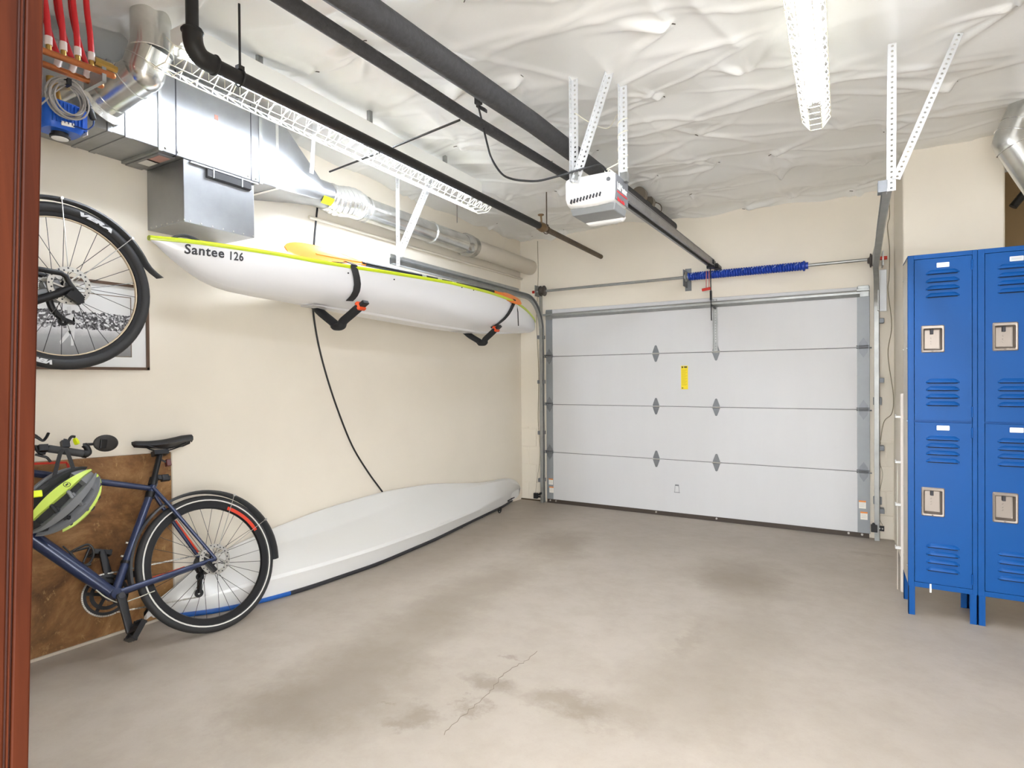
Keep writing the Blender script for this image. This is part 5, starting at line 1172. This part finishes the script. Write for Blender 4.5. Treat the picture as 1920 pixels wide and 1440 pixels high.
# drivetrain
CH = B1.px(199, 1115, -.05); BR = Frame(CH, B1.f, B1.u, B1.l)
cr = MB(); cr.disc_ring(CH, B1.l, .078, .092, .004, 48); cr.disc_ring(CH+B1.l*.008, B1.l, .052, .068, .003, 40)
for k in range(5):
    a = 2*PI*k/5+.3; cr.bar(CH, CH+(B1.f*math.cos(a)+B1.u*math.sin(a))*.082, .014, .006, B1.l)
cr.cyl(CH-B1.l*.01, CH+B1.l*.03, .02, 16); cr.build('chainring', m_blackmetal, bk_)
cn = MB(); CS = B1.w(0, 0, -.048)
def chain_run(p, q):
    n = int(np.linalg.norm(q-p)/.0127)
    for k in range(n):
        a, c = p+(q-p)*k/n, p+(q-p)*(k+.9)/n; cn.bar(a, c, .0075 if k % 2 else .0055, .007, B1.l)
tp_ = lambda c, r, ang: c+(B1.f*math.cos(ang)+B1.u*math.sin(ang))*r
m = 36
for k in range(m):
    a = 1.6-2.9*k/m*1.2; cn.bar(tp_(CH, .0945, a), tp_(CH, .0945, a-.08), .0065, .007, B1.l)
DR = B1.px(373, 1112, -.05)
chain_run(tp_(CH, .0945, 1.75), tp_(CS, .05, 1.6)); chain_run(tp_(CH, .0945, -1.9), DR+V((0, 0, -.02)))
cn.build('chain', m_steel, bk_, smooth=0, kind='stuff')
cz_ = MB()
for k in range(8): cz_.disc_ring(CS+B1.l*(.012-.0036*k), B1.l, .016, .026+.0042*k, .0016, 32)
cz_.build('cassette', mat('cassette_steel', (96, 94, 92), .4, .7), rw, kind='stuff')
dr = MB(); d0 = B1.px(376, 1068, -.05); dr.bar(d0, DR, .012, .034, B1.l); dr.disc_ring(DR, B1.l, .008, .022, .01, 20); dr.disc_ring(d0+(DR-d0)*.3, B1.l, .008, .02, .01, 20); dr.obox(d0+V((0, 0, .01)), B1.f, B1.l, B1.u, .018, .016, .022); dr.bar(B1.w(0, 0, -.06), d0, .012, .02, B1.l); dr.build('rear_derailleur', m_blackmetal, bk_, smooth=0, bevel=.002)
fd = MB(); q = B1.px(240, 1078, -.045); fd.bar(q+B1.f*.045-B1.u*.01, q-B1.f*.045+B1.u*.0, .03, .012, B1.l); fd.tube([B1.px(237, 1061, -.02)-B1.f*.02, B1.px(237, 1061, -.02)+B1.f*.02], .006, 8); q = (BB*.72+CL*.28); fd.tube([q-(CL-BB)*.012, q+(CL-BB)*.012], .0215, 16); fd.build('front_derailleur', m_blackmetal, bk_, smooth=0)
cal = MB(); q = B1.w(.03, -.035, .062); cal.obox(q, B1.f*.8-B1.u*.5, B1.u*.8+B1.f*.5, B1.l, .012, .032, .016); cal.build('brake_caliper', m_blackmetal, bk_, smooth=0, bevel=.005)
def crank(a, b_, lab_l, name):
    c = MB(); d = unit(b_-a); s = np.cross(d, B1.l); rings = []
    for t, w in ((-.07, .012), (0, .018), (.5, .015), (.95, .014), (1.06, .010)):
        p = a+(b_-a)*t; rings.append([p+s*w+B1.l*.007, p+s*w*.6+B1.l*.009, p-s*w*.6+B1.l*.009, p-s*w+B1.l*.007, p-s*w-B1.l*.007, p+s*w-B1.l*.007])
    c.loft(rings); o = c.build(name, m_blackmetal, bk_, smooth=30); return o
LA, LP = B1.px(227, 1117, .075), B1.px(244, 1186, .085)
crank(LA, LP, .08, 'crank'); MB().cyl(LA-B1.l*.02, LA+B1.l*.012, .014, 14).build('crank_bolt', m_ink, bk_)
crank(B1.px(207, 1095, -.08), B1.px(192, 1036, -.09), -.08, 'crank')
def pedal(c, l_, tw, name='pedal'):
    p = MB(); x = unit(B1.f*math.cos(tw)+B1.u*math.sin(tw)); z = np.cross(x, l_)
    p.cyl(c-l_*.01, c+l_*.085, .007, 10)
    for s in (-1, 1):
        p.obox(c+l_*.045+x*.038*s, x, l_, z, .004, .042, .013); p.obox(c+l_*(.045+.04*s), x, l_, z, .04, .004, .011)
    p.obox(c+l_*.045, x, l_, z, .012, .04, .012)
    for s in (-1, 0, 1):
        for t in (-1, 1): p.cyl(c+l_*(.045+.03*s)+x*.038*t-z*.017, c+l_*(.045+.03*s)+x*.038*t+z*.017, .003, 6)
    return p.build(name, m_blackmetal, bk_, smooth=0)
pedal(LP+B1.l*.012, B1.l, -.9)
RPp = B1.px(192, 1034, -.1); pedal(RPp-B1.l*.0, -B1.l, .3)
cg = MB(); C0 = B1.px(150, 1041, .0)
cg.tube(smooth_path([B1.px(u, v, 0) for u, v in ((131, 1036), (150, 1026), (165, 1021), (174, 1028), (175, 1042), (168, 1055), (160, 1060))]), .005, 8)
cg.tube(smooth_path([B1.px(u, v, 0) for u, v in ((131, 1036), (145, 1052), (160, 1060), (170, 1058))]), .006, 8)
cg.tube(smooth_path([B1.px(u, v, -.03) for u, v in ((131, 1036), (152, 1030), (168, 1026))]), .005, 8); cg.tube([B1.px(168, 1027, 0), B1.px(156, 1055, 0)], .005, 8); cg.tube([B1.px(118, 1024, 0), B1.px(131, 1036, 0)], .0035, 8)
cg.build('bottle_cage', m_black, bk_)
bz = MB()
for (u, v) in ((240, 1018), (231, 1043), (238, 1057)): q = B1.px(u, v, 0); bz.cyl(q, q+(B1.f*.8+B1.u*.3)*.012, .005, 8)
build_each(bz, 'frame_bolt', m_steel, bk_)
cb = MB(); cb.tube(smooth_path([B1.px(u, v, .03) for u, v in ((180, 1106), (200, 1121), (226, 1130), (255, 1122), (290, 1108))]), .0028, 6); cb.build('brake_hose', mat('hose_silver', (176, 174, 160), .4), bk_)
# front end, mostly behind the jamb
FW = B1.turned(1.03, 0, .5); wheel(bk_, FW, 'front_wheel', rotor=False)
fk = MB(); CRW = DE-unit(HT1-DE)*.04
fk.tube([CRW+FW.l*.05, CRW*.5+FW.H*.5+FW.l*.05, FW.H+FW.l*.05], [.015, .012, .009], 12); fk.tube([CRW-FW.l*.05, CRW*.5+FW.H*.5-FW.l*.05, FW.H-FW.l*.05], [.015, .012, .009], 12); fk.obox(CRW, FW.l, FW.f, FW.u, .06, .018, .018); fk.build('fork', m_navy, bk_)
LB = .22
g0, g1 = B1.px(90, 841, LB), B1.px(159, 851, LB)
bar0 = HT1+unit(HT1-DE)*.07+B1.l*.06
hb_ = MB(); hb_.tube(smooth_path([bar0, bar0+(g0-bar0)*.5, g0]), .0125, 12); hb_.tube([HT1+unit(HT1-DE)*.02, bar0], .016, 12); hb_.tube(smooth_path([bar0, bar0+V((.02, -.2, .02))]), .0125, 12); hb_.build('handlebar', m_blackmetal, bk_)
MB().tube([g0, g0+(g1-g0)*.05, g1], [.0155, .0165, .0165], 16).build('grip', mat('grip_grey', (62, 62, 64), .75), bk_)
mr_ = MB(); P = lambda u, v, dl=0: B1.px(u, v, LB+dl)
mr_.tube([g1-(g1-g0)*.05, g1+(g1-g0)*.06], .0185, 14); mr_.tube(smooth_path([P(161, 853), P(166, 848), P(162, 838), P(157, 834)]), [.013]*19, 10); mr_.tube([P(156, 833.5), P(178, 832.5), P(192, 833)], .006, 10); mr_.build('mirror_arm', m_blackmetal, bk_)
mc = P(198.5, 831, .004); vd = unit(CAM-mc); ax1 = unit(V((0, 1, -.12))); ax2 = unit(np.cross(ax1, V((-1, 0.0, 0))))
MB().sphere(mc, (.053, .039, .011), 28, 12, ax1, ax2 if ax2[2] > 0 else -ax2, np.cross(ax1, ax2)).build('mirror', mat('mirror_back', (38, 35, 33), .55), bk_)
MB().obox(P(194, 832, .016), ax1, ax2, np.cross(ax1, ax2), .014, .022, .005).build('mirror_clip', m_blackmetal, bk_, smooth=0, bevel=.003)
bl_ = MB(); bl_.obox(P(122, 833), B1.f, B1.l, B1.u, .014, .014, .016); bl_.tube(smooth_path([P(124, 838), P(129, 826), P(134, 819), P(141, 819)]), .006, 8); bl_.tube([P(119, 825), P(125, 826)], .007, 8); bl_.build('light_mount', m_blackmetal, bk_)
nb = MB(); nb.tube([P(140, 822), P(143, 828), P(145, 833)], [.008, .011, .010], 4); nb.build('neon_strap_end', m_neon, bk_, smooth=0, label='neon yellow strap end')
lv = MB(); lv.tube(smooth_path([P(60, 815), P(70, 820), P(80, 826), (P(86, 821)), P(91, 812)]), [.006, .010, .011, .011, .011, .010, .009, .009, .008, .008]+[.007]*15, 8, flat=(1, .8)); lv.tube(smooth_path([P(66, 852), P(78, 855), P(88, 858), P(95, 866)]), .0055, 8); lv.obox(P(80, 841), B1.f, B1.l, B1.u, .016, .018, .014); lv.tube(smooth_path([P(66, 836), P(70, 845), P(76, 850), P(85, 850)]), .006, 8); lv.build('brake_lever', m_blackmetal, bk_)
lk = MB(); q = [B1.px(u, v, .012) for u, v in ((40, 871), (66, 869.5), (96, 868), (124, 867), (127, 872), (131, 890))]; lk.tube(q, .0065, 4); lk.build('red_lock_frame', m_red, bk_, smooth=0, label='red lock frame on the top tube')
lk = MB(); lk.tube([B1.px(142, 894, .02), B1.px(148, 884, .02)], .010, 10); lk.build('red_lock_peg', m_red, bk_, label='red peg')

# -- helmet hanging by its strap from the grip
hc = B1.px(121, 939, LB+.0); hm = thing('bicycle_helmet', hc, 'yellow and grey bicycle helmet hanging by its straps from the handlebar grip', 'helmet')
Lx = unit(V((.06, .74, .67))); Nz = unit(V((1, -.18, .10))); Nz = unit(Nz-Lx*(Nz@Lx)); Wy = np.cross(Nz, Lx)
A_, B_, C_ = .150, .108, .095; hc2 = hc-Nz*.06
def hp_(s, t, k=1.0):   # s along the length (-1..1), t across (-1..1) on the dome
    s = max(-.999, min(.999, s)); r = math.sqrt(1-s*s); a = t*PI/2
    return hc2+Lx*A_*s*k+Wy*B_*r*math.sin(a)*k+Nz*C_*r*math.cos(a)*k
MB().sphere(hc2, (A_*.9, B_*.9, C_*.86), 28, 14, Lx, Wy, Nz, zmin=-.15).build('inner_shell', m_helmdark, hm)
def rib(t0, t1, w, m_, name='rib', s0=-.93, s1=.93, th=.014, bow=0.0):
    rings = []
    for k in range(23):
        s = s0+(s1-s0)*k/22; t = t0+(t1-t0)*(k/22)+bow*math.sin(PI*k/22); ww = w*(.55+.45*math.sin(PI*(k+.6)/23.2))
        a, c = hp_(s, t-ww/2), hp_(s, t+ww/2); a2, c2 = hp_(s, t-ww*.36, 1+th/.1), hp_(s, t+ww*.36, 1+th/.1); ai, ci = hp_(s, t-ww/2, .86), hp_(s, t+ww/2, .86)
        rings.append([ai, a, a2, c2, c, ci])
    return MB().loft(rings).build(name, m_, hm, smooth=50)
rib(-.84, -.80, .34, m_helmyel, 'lower_rim', -.55, .985, .012)
rib(-.52, -.42, .17, m_helmgrey, 'shell_rib')
rib(-.18, -.10, .23, m_helmgrey, 'shell_rib')
rib(.30, .26, .26, m_helmyel, 'shell_rib')
rib(.66, .58, .16, m_helmdark, 'shell_rib')
rib(.92, .90, .17, m_helmgrey, 'upper_rim', -.9, .9, .008)
cp = MB(); rings = []
for k in range(7):
    s = .62+.36*k/6; rings.append([hp_(s, t, 1.05) for t in np.linspace(-.95, .75, 12)]+[hp_(s, t, .9) for t in np.linspace(.75, -.95, 12)])
cp.loft(rings); cp.build('rear_shell', m_helmgrey, hm, smooth=60)
cp = MB(); rings = []
for k in range(6):
    s = -.97+.2*k/5; rings.append([hp_(s, t, 1.03) for t in np.linspace(-.9, .8, 12)]+[hp_(s, t, .9) for t in np.linspace(.8, -.9, 12)])
cp.loft(rings); cp.build('front_shell', m_helmdark, hm, smooth=60)
for s0 in (-.35, .15):
    for t0, t1 in ((-.75, -.36), (-.36, 0.05), (-.05, .26)):
        b0 = hp_(s0, t0, 1.0); b1 = hp_(s0+.08, t1, 1.0); MB().tube([b0, (hp_(s0+.04, (t0+t1)/2, 1.03)), b1], .008, 6).build('cross_bridge', m_helmgrey if s0 > 0 else m_helmdark, hm)
em = MB(); e0 = hp_(.28, .27, 1.155); em.ring(e0, e0-hc2, .012, .0012, 20, 5); em.obox(e0+unit(e0-hc2)*.0, Lx, Wy, e0-hc2, .005, .0025, .0012); em.build('emblem', m_ink, hm, smooth=0)
vn = MB()
for s, t in ((.52, -.72), (.25, -.76), (.78, -.5)): e0 = hp_(s, t, 1.07); vn.sphere(e0, (.014, .009, .006), 14, 8, Lx, Wy, unit(e0-hc2))
build_each(vn, 'vent', m_ink, hm)
st_ = MB()
def webb(uv, lat, r=.0075):
    pts = [B1.px(u, v, lat) for u, v in uv]; rings = []
    for i, p in enumerate(pts):
        t = unit(pts[min(i+1, len(pts)-1)]-pts[max(i-1, 0)]); s = unit(np.cross(t, B1.l)); rings.append([p+s*r+B1.l*.001, p-s*r+B1.l*.001, p-s*r-B1.l*.001, p+s*r-B1.l*.001])
    st_.loft(rings)
webb(((118, 842), (113, 850), (108, 868), (104, 885), (101, 897), (99, 906)), LB+.019); webb(((123, 842), (128, 852), (134, 868), (139, 884), (141, 893)), LB+.019)
q = [B1.px(u, v, LB+.02) for u, v in ((100, 902), (84, 911), (72, 920), (62, 930))]; st_.tube(q, .011, 4, flat=(1, .3), up=tuple(B1.l)); st_.build('strap', m_web, hm, smooth=0)
nb = MB(); nb.obox(B1.px(70, 926, LB+.02), B1.f, B1.u, B1.l, .016, .014, .006); nb.build('neon_tab', m_neon, hm, smooth=0, bevel=.003)

# -- second bicycle, hung flat along the wall; only its rear is in view
ang = math.radians(24)
B2 = Frame((-2.81, 1.142, 1.782), (0, -math.cos(ang), -math.sin(ang)), (0, -math.sin(ang), math.cos(ang)), (1, 0, 0))
b2_ = thing('hanging_bicycle', (XW, 1.1, 1.6), 'black bicycle hung on the wall with its fendered rear wheel in view', 'bicycle')
w2o = wheel(b2_, B2, 'rear_wheel', R=.345, tr=.023, rim_in=.286, stripe=False, cream=True)
p = B2.px(298, 522); d = p-B2.H; a_end = math.atan2(d@B2.u, d@B2.f) % (2*PI); 
fender(b2_, B2, .55, a_end, R=.366, w=.026, name='rear_fender', tail=(.22, .045))
sm_ = MB()
for (u, v) in ((117, 391), (243, 451)):
    d = B2.px(u, v, .03)-B2.H; stay(sm_, B2, math.atan2(d@B2.u, d@B2.f), R=.362)
sm_.build('fender_stay', m_steel, b2_)
def curved_text(body, R0, a_mid, size, flip, span):
    tm = text_mesh(body, size, ext=.0004, shear=.3, bold=.0015, spacing=1.0); w = max(q[0] for q in tm.v); k = span/(w)
    def f_(q):
        t = q[0]*k-span/2; r = R0+(q[1] if not flip else q[1]); a = a_mid-t/R0
        dy, dz = math.cos(a), math.sin(a); return V((B2.H[0]+.0235+q[2], B2.H[1]+r*dy, B2.H[2]+r*dz))
    tm.xform(f_); return tm.build('lettering', mat('tyre_print', (206, 208, 210), .5), w2o, smooth=0)
def wang(u, v): d = B2.px(u, v, .023)-B2.H; return math.atan2(d[2], d[1])
a0_, a1_ = wang(143, 415), wang(203, 444)
curved_text('VERA', .312, (a0_+a1_)/2, .022, False, abs(a0_-a1_)*.312)
a0_ = wang(88, 676); curved_text('VERA', .312, a0_-.06, .022, False, .085)
DO = B2.px(150, 553, .066); fr_ = MB()
ss = [B2.px(u, v, .062) for u, v in ((30, 498), (75, 505), (114, 512), (124, 518), (131, 533), (138, 541))]; ss[0] = ss[1]+unit(ss[0]-ss[1])*.36; fr_.tube(ss, [.011, .0105, .0105, .0105, .010, .010], 12)
cs_ = [B2.px(u, v, .06) for u, v in ((30, 576), (72, 562), (108, 551), (134, 540))]; cs_[0] = cs_[1]+unit(cs_[0]-cs_[1])*.33; fr_.tube(cs_, [.014, .0125, .012, .012], 12, flat=(1, 1.3))
fr_.loft([[B2.px(u, v, la) for u, v in ((122, 530), (134, 528), (146, 543), (160, 558), (156, 562), (140, 552), (124, 548))] for la in (.055, .066)])
fr_.build('rear_triangle', m_blackmetal, b2_)
fr2 = MB(); s2 = [q-B2.l*.122 for q in ss]; c2_ = [q-B2.l*.12 for q in cs_]; fr2.tube(s2, .0105, 12); fr2.tube(c2_, .012, 12)
BB2 = c2_[0]*.5+cs_[0]*.5; SC2 = ss[0]*.5+s2[0]*.5
fr2.cyl(BB2-B2.l*.04, BB2+B2.l*.04, .023, 16); up2 = unit(SC2-BB2); fr2.tube([BB2, SC2+up2*.05], .017, 14)
HT2 = SC2+B2.f*.22+B2.u*.03; fr2.tube([SC2, HT2], .017, 14); fr2.tube([BB2, HT2-B2.u*.14], .024, 14); fr2.tube([HT2+B2.u*.03, HT2-B2.u*.17], .02, 14)
fr2.build('frame', m_blackmetal, b2_)
ca_ = MB(); q = B2.px(139, 558, .07); ca_.obox(q, (0, .8, -.6), (0, .6, .8), (1, 0, 0), .030, .013, .014); ca_.tube(smooth_path([B2.px(u, v, .075) for u, v in ((128, 549), (132, 556), (140, 564), (150, 568), (158, 566))]), .0035, 8); ca_.build('brake_caliper', m_blackmetal, b2_, smooth=30)
cz2 = MB(); CS2 = B2.H-B2.l*.04
for k in range(8): cz2.disc_ring(CS2+B2.l*(.012-.0036*k), B2.l, .016, .028+.005*k, .0016, 32)
cz2.build('cassette', m_steel, w2o, kind='stuff')
dr2 = MB(); dr2.tube(smooth_path([B2.px(u, v, -.05) for u, v in ((92, 563), (98, 578), (108, 590), (118, 598))]), .013, 10); q0, q1 = B2.px(112, 596, -.05), B2.px(136, 606, -.05); dr2.bar(q0, q1, .014, .03, B2.l); dr2.disc_ring(B2.px(118, 603, -.05), B2.l, .006, .018, .01, 18); dr2.tube([q1, q1+(q1-q0)*.15], .006, 8); dr2.build('rear_derailleur', m_blackmetal, b2_, smooth=30)
dr3 = MB(); q = B2.px(95, 535, .03); dr3.obox(q, B2.f, B2.l, B2.u, .03, .02, .02); dr3.obox(B2.px(85, 545, .04), (0, .9, .4), B2.l, (0, -.4, .9), .035, .012, .012); dr3.build('skewer_block', mat('dull_alloy', (120, 122, 126), .4, .7), b2_, smooth=0, bevel=.005)
hk = MB(); hk.box((XW+.001, 0.70, 1.80), (XW+.02, .76, 2.0)); hk.tube(smooth_path([(XW+.02, .73, 1.9), (XW+.25, .73, 1.89), (XW+.42, .73, 1.90), (XW+.45, .73, 1.94)]), .010, 10); hk = hk.build('bike_hook', m_black); tag(hk, 'black wall hook carrying the hanging bicycle, behind the door jamb', 'hook')

# ------------------------------------------------------------------ blue lockers
YL, LD = 3.872, 0.305
LX = at(1703, 1100, 1, YL)[0]; LW = 0.3046
def zz(u, v): return at(u, v, 1, YL)[2]
def xx(u, v): return at(u, v, 1, YL)[0]
ztop, zfoot = zz(1706, 480), floor_z(YL)
d1t, d1b, d2t, d2b = zz(1715, 488), zz(1715, 787.5), zz(1715, 791.5), zz(1714, 1089.5); zrail = zz(1714, 1099.5)
dxl, dxr = xx(1715, 700)-LX, xx(1822.5, 700)-LX
print('locker', LX, ztop, zfoot, d1t, d1b, d2t, d2b, zrail, dxl, dxr)
lou1 = [zz(1745, v) for v in (514, 529, 543, 557)]; lou2 = [zz(1745, v) for v in (717.5, 731.5, 745.5, 759.5)]
lou3 = [zz(1745, v) for v in (824, 837.5, 851.5, 865.5)]; lou4 = [zz(1745, v) for v in (1025.5, 1040, 1054.5, 1069)]
lx0, lx1 = xx(1736, 700)-LX, xx(1799.5, 700)-LX
hx0, hx1 = xx(1727, 640)-LX, xx(1771, 640)-LX
h1t, h1b, h2t, h2b = zz(1748, 610), zz(1748, 661), zz(1748, 914), zz(1748, 968)
px0_, px1_ = xx(1756, 497)-LX, xx(1780, 497)-LX; p1t, p1b, p2t, p2b = zz(1768, 492), zz(1768, 501), zz(1768, 798), zz(1768, 807)
def locker(x, label):
    t = thing('locker', (x, YL, zfoot), label, 'locker', 'blue two-tier lockers')
    b_ = MB(); zb0 = zrail
    y1 = YL+LD
    b_.box((x+.002, y1-.006, zb0), (x+LW-.002, y1, ztop-.002)); b_.box((x+.002, YL+.02, zb0), (x+.008, y1, ztop-.004)); b_.box((x+LW-.008, YL+.02, zb0), (x+LW-.002, y1, ztop-.004))
    b_.box((x+.004, YL+.02, ztop-.01), (x+LW-.004, y1, ztop-.004)); b_.box((x+.008, YL+.03, (d1b+d2t)/2-.004), (x+LW-.008, y1-.006, (d1b+d2t)/2+.004)); b_.box((x+.008, YL+.02, zb0), (x+LW-.008, y1-.006, zb0+.006))
    b_.build('body', m_beige, t, smooth=0)
    for i in range(5):
        sc = MB(); z = zb0+.1+i*(ztop-zb0-.2)/4
        for y in (YL+.05, y1-.03): sc.cyl((x-.002, y, z), (x+.004, y, z), .005, 8)
        build_each(sc, 'rivet', m_steel, t)
    f = MB(); f.box((x, YL, zb0), (x+dxl-.0025, YL+.03, ztop)); f.box((x+dxr+.0025, YL, zb0), (x+LW, YL+.03, ztop)); f.box((x+dxl-.0025, YL, d1t+.0025), (x+dxr+.0025, YL+.03, ztop)); f.box((x+dxl-.0025, YL, zb0), (x+dxr+.0025, YL+.03, d2b-.0025)); f.box((x+dxl-.0025, YL+.012, d1b), (x+dxr+.0025, YL+.03, d2t))
    f.box((x, YL+.001, ztop-.0015), (x+LW, y1, ztop+.001)); f.build('face_frame', m_blue, t, smooth=0, bevel=.0012)
    for k, (lx_, ly_) in enumerate(((0, 0), (LW-.032, 0), (0, LD-.032), (LW-.032, LD-.032))):
        z0 = floor_z(YL+ly_)
        l = MB(); l.box((x+lx_+.0005, YL+ly_+.001, z0), (x+lx_+.0315, YL+ly_+.004, zb0+.001)); xa = x+lx_+(.0005 if lx_ == 0 else .0285); l.box((xa, YL+ly_+.001, z0), (xa+.003, YL+ly_+.032, zb0+.001)); l.build('leg', m_blue, t, smooth=0)
    for (dt_, db, hh, pp, la, lb_) in ((d1t, d1b, (h1t, h1b), (p1t, p1b), lou1, lou2), (d2t, d2b, (h2t, h2b), (p2t, p2b), lou3, lou4)):
        d = MB(); xa, xb = x+dxl, x+dxr; y0, y1d = YL+.001, YL+.02; ha, hb2, ht, hbm = x+hx0+.004, x+hx1-.004, hh[0]-.004, hh[1]+.004
        d.box((xa, y0, ht), (xb, y1d, dt_)); d.box((xa, y0, db), (xb, y1d, hbm)); d.box((xa, y0, hbm), (ha, y1d, ht)); d.box((hb2, y0, hbm), (xb, y1d, ht))
        do = d.build('door', m_blue, t, smooth=0)
        for z in la+lb_:
            lv = MB(); hgt = .022; rings = []
            for fx, s in ((0, .05), (.10, .8), (.16, 1), (.84, 1), (.90, .8), (1, .05)):
                xq = x+lx0+(lx1-lx0)*fx; rings.append([(xq, y0+.0005, z-.002), (xq, y0-.011*s, z+.001), (xq, y0-.011*s, z+.005), (xq, y0-.006*s, z+.006+(hgt-.006)*.6*s), (xq, y0+.0005, z+.004+(hgt-.004)*s)])
            lv.loft(rings); lv.build('louver', m_blue, do, smooth=25)
            MB().box((x+lx0+.008, y0-.0005, z-.0055), (x+lx1-.008, y0+.001, z-.0015)).build('louver_slit', m_dark, do, smooth=0)
        hp2 = MB(); r_ = .006; X0, X1_, Z0, Z1 = x+hx0, x+hx1, hh[1], hh[0]
        def rr(x0, x1, z0, z1, y, c): return [V(p) for p in ((x0+c, y, z0), (x1-c, y, z0), (x1-c*.3, y, z0+c*.3), (x1, y, z0+c), (x1, y, z1-c), (x1-c*.3, y, z1-c*.3), (x1-c, y, z1), (x0+c, y, z1), (x0+c*.3, y, z1-c*.3), (x0, y, z1-c), (x0, y, z0+c), (x0+c*.3, y, z0+c*.3))]
        hp2.loft([rr(X0, X1_, Z0, Z1, y0-.0005, r_), rr(X0, X1_, Z0, Z1, y0-.003, r_), rr(X0+.004, X1_-.004, Z0+.004, Z1-.004, y0-.006, r_), rr(X0+.010, X1_-.010, Z0+.012, Z1-.016, y0-.005, r_), rr(X0+.016, X1_-.016, Z0+.02, Z1-.022, y0+.03, .004), rr(X0+.02, X1_-.02, Z0+.024, Z1-.026, y0+.032, .004)], False)
        hp2.add(rr(X0+.02, X1_-.02, Z0+.024, Z1-.026, y0+.032, .004), [tuple(range(12))])
        ho = hp2.build('handle_cup', m_nickel, do, smooth=30)
        xm = (X0+X1_)/2-.002; MB().box((xm-.007, y0+.012, Z1-.048), (xm+.007, y0+.034, Z1-.02)).build('latch', m_ink, ho, smooth=0, bevel=.002)
        rv = MB()
        for q in (.068, .086, .1): rv.cyl((xm, y0+.026, Z1-q), (xm, y0+.034, Z1-q), .004, 8)
        rv.sphere((xm, y0-.005, Z0+.007), (.005, .003, .003), 8, 6); rv.build('rivet', m_nickel, ho)
        pl_ = MB(); pl_.loft([rr(x+px0_, x+px1_, pp[1], pp[0], y0-.0003, .003), rr(x+px0_, x+px1_, pp[1], pp[0], y0-.003, .003)]); po = pl_.build('number_plate', m_plate, do, smooth=0, bevel=.0008)
        pn = MB(); pn.box((x+px0_+.008, y0-.0036, (pp[0]+pp[1])/2-.005), (x+px1_-.008, y0-.0029, (pp[0]+pp[1])/2+.005)); pn.build('plate_face', mat('plate_face', (190, 194, 198), .35, .4), po, smooth=0)
        hg = MB()
        for z in (dt_-.05, db+.05): hg.cyl((xb+.0005, y0-.002, z-.028), (xb+.0005, y0-.002, z+.028), .0042, 10)
        build_each(hg, 'hinge', m_blue, do)
    return t
lk1 = locker(LX, 'left blue two-tier metal locker, its beige side showing, nearest the garage door')
MB().box((xx(1743, 1100), YL-.0025, zz(1745, 1111)), (xx(1746.5, 1100), YL-.0002, zz(1745, 1095))).build('white_tag', m_white, lk1, smooth=0)
locker(LX+LW+.002, 'right blue two-tier metal locker cut off by the right edge')
# white slotted standard with hooks behind the locker
wp_ = at(1692, 1098, 1, 4.30); ra = thing('rack_upright', (wp_[0], 4.3, floor_z(4.3)), 'narrow white upright with small hooks standing behind the left locker', 'rack')
rx0, rx1 = at(1688.5, 900, 1, 4.30)[0], at(1696, 900, 1, 4.30)[0]; rzt = at(1690, 738, 1, 4.3)[2]
MB().box((rx0, 4.285, floor_z(4.3)), (rx1+.01, 4.32, rzt)).build('post', mat('white_post', (232, 224, 214), .5), ra, smooth=0, bevel=.002)
for v in (781, 866, 946, 1027):
    q = at(1690, v, 1, 4.3); h = MB(); h.box((q[0]-.032, 4.29, q[2]-.008), (q[0], 4.315, q[2]+.004)); h.box((q[0]-.032, 4.29, q[2]+.0), (q[0]-.028, 4.315, q[2]+.012)); h.build('hook', m_white, ra, smooth=0)
ps = MB(); ps.box((rx0-.016, 4.33, floor_z(4.33)), (rx0-.012, 4.335, at(1684, 870, 1, 4.33)[2])); ps.build('thin_rod', m_beige, ra, smooth=0)
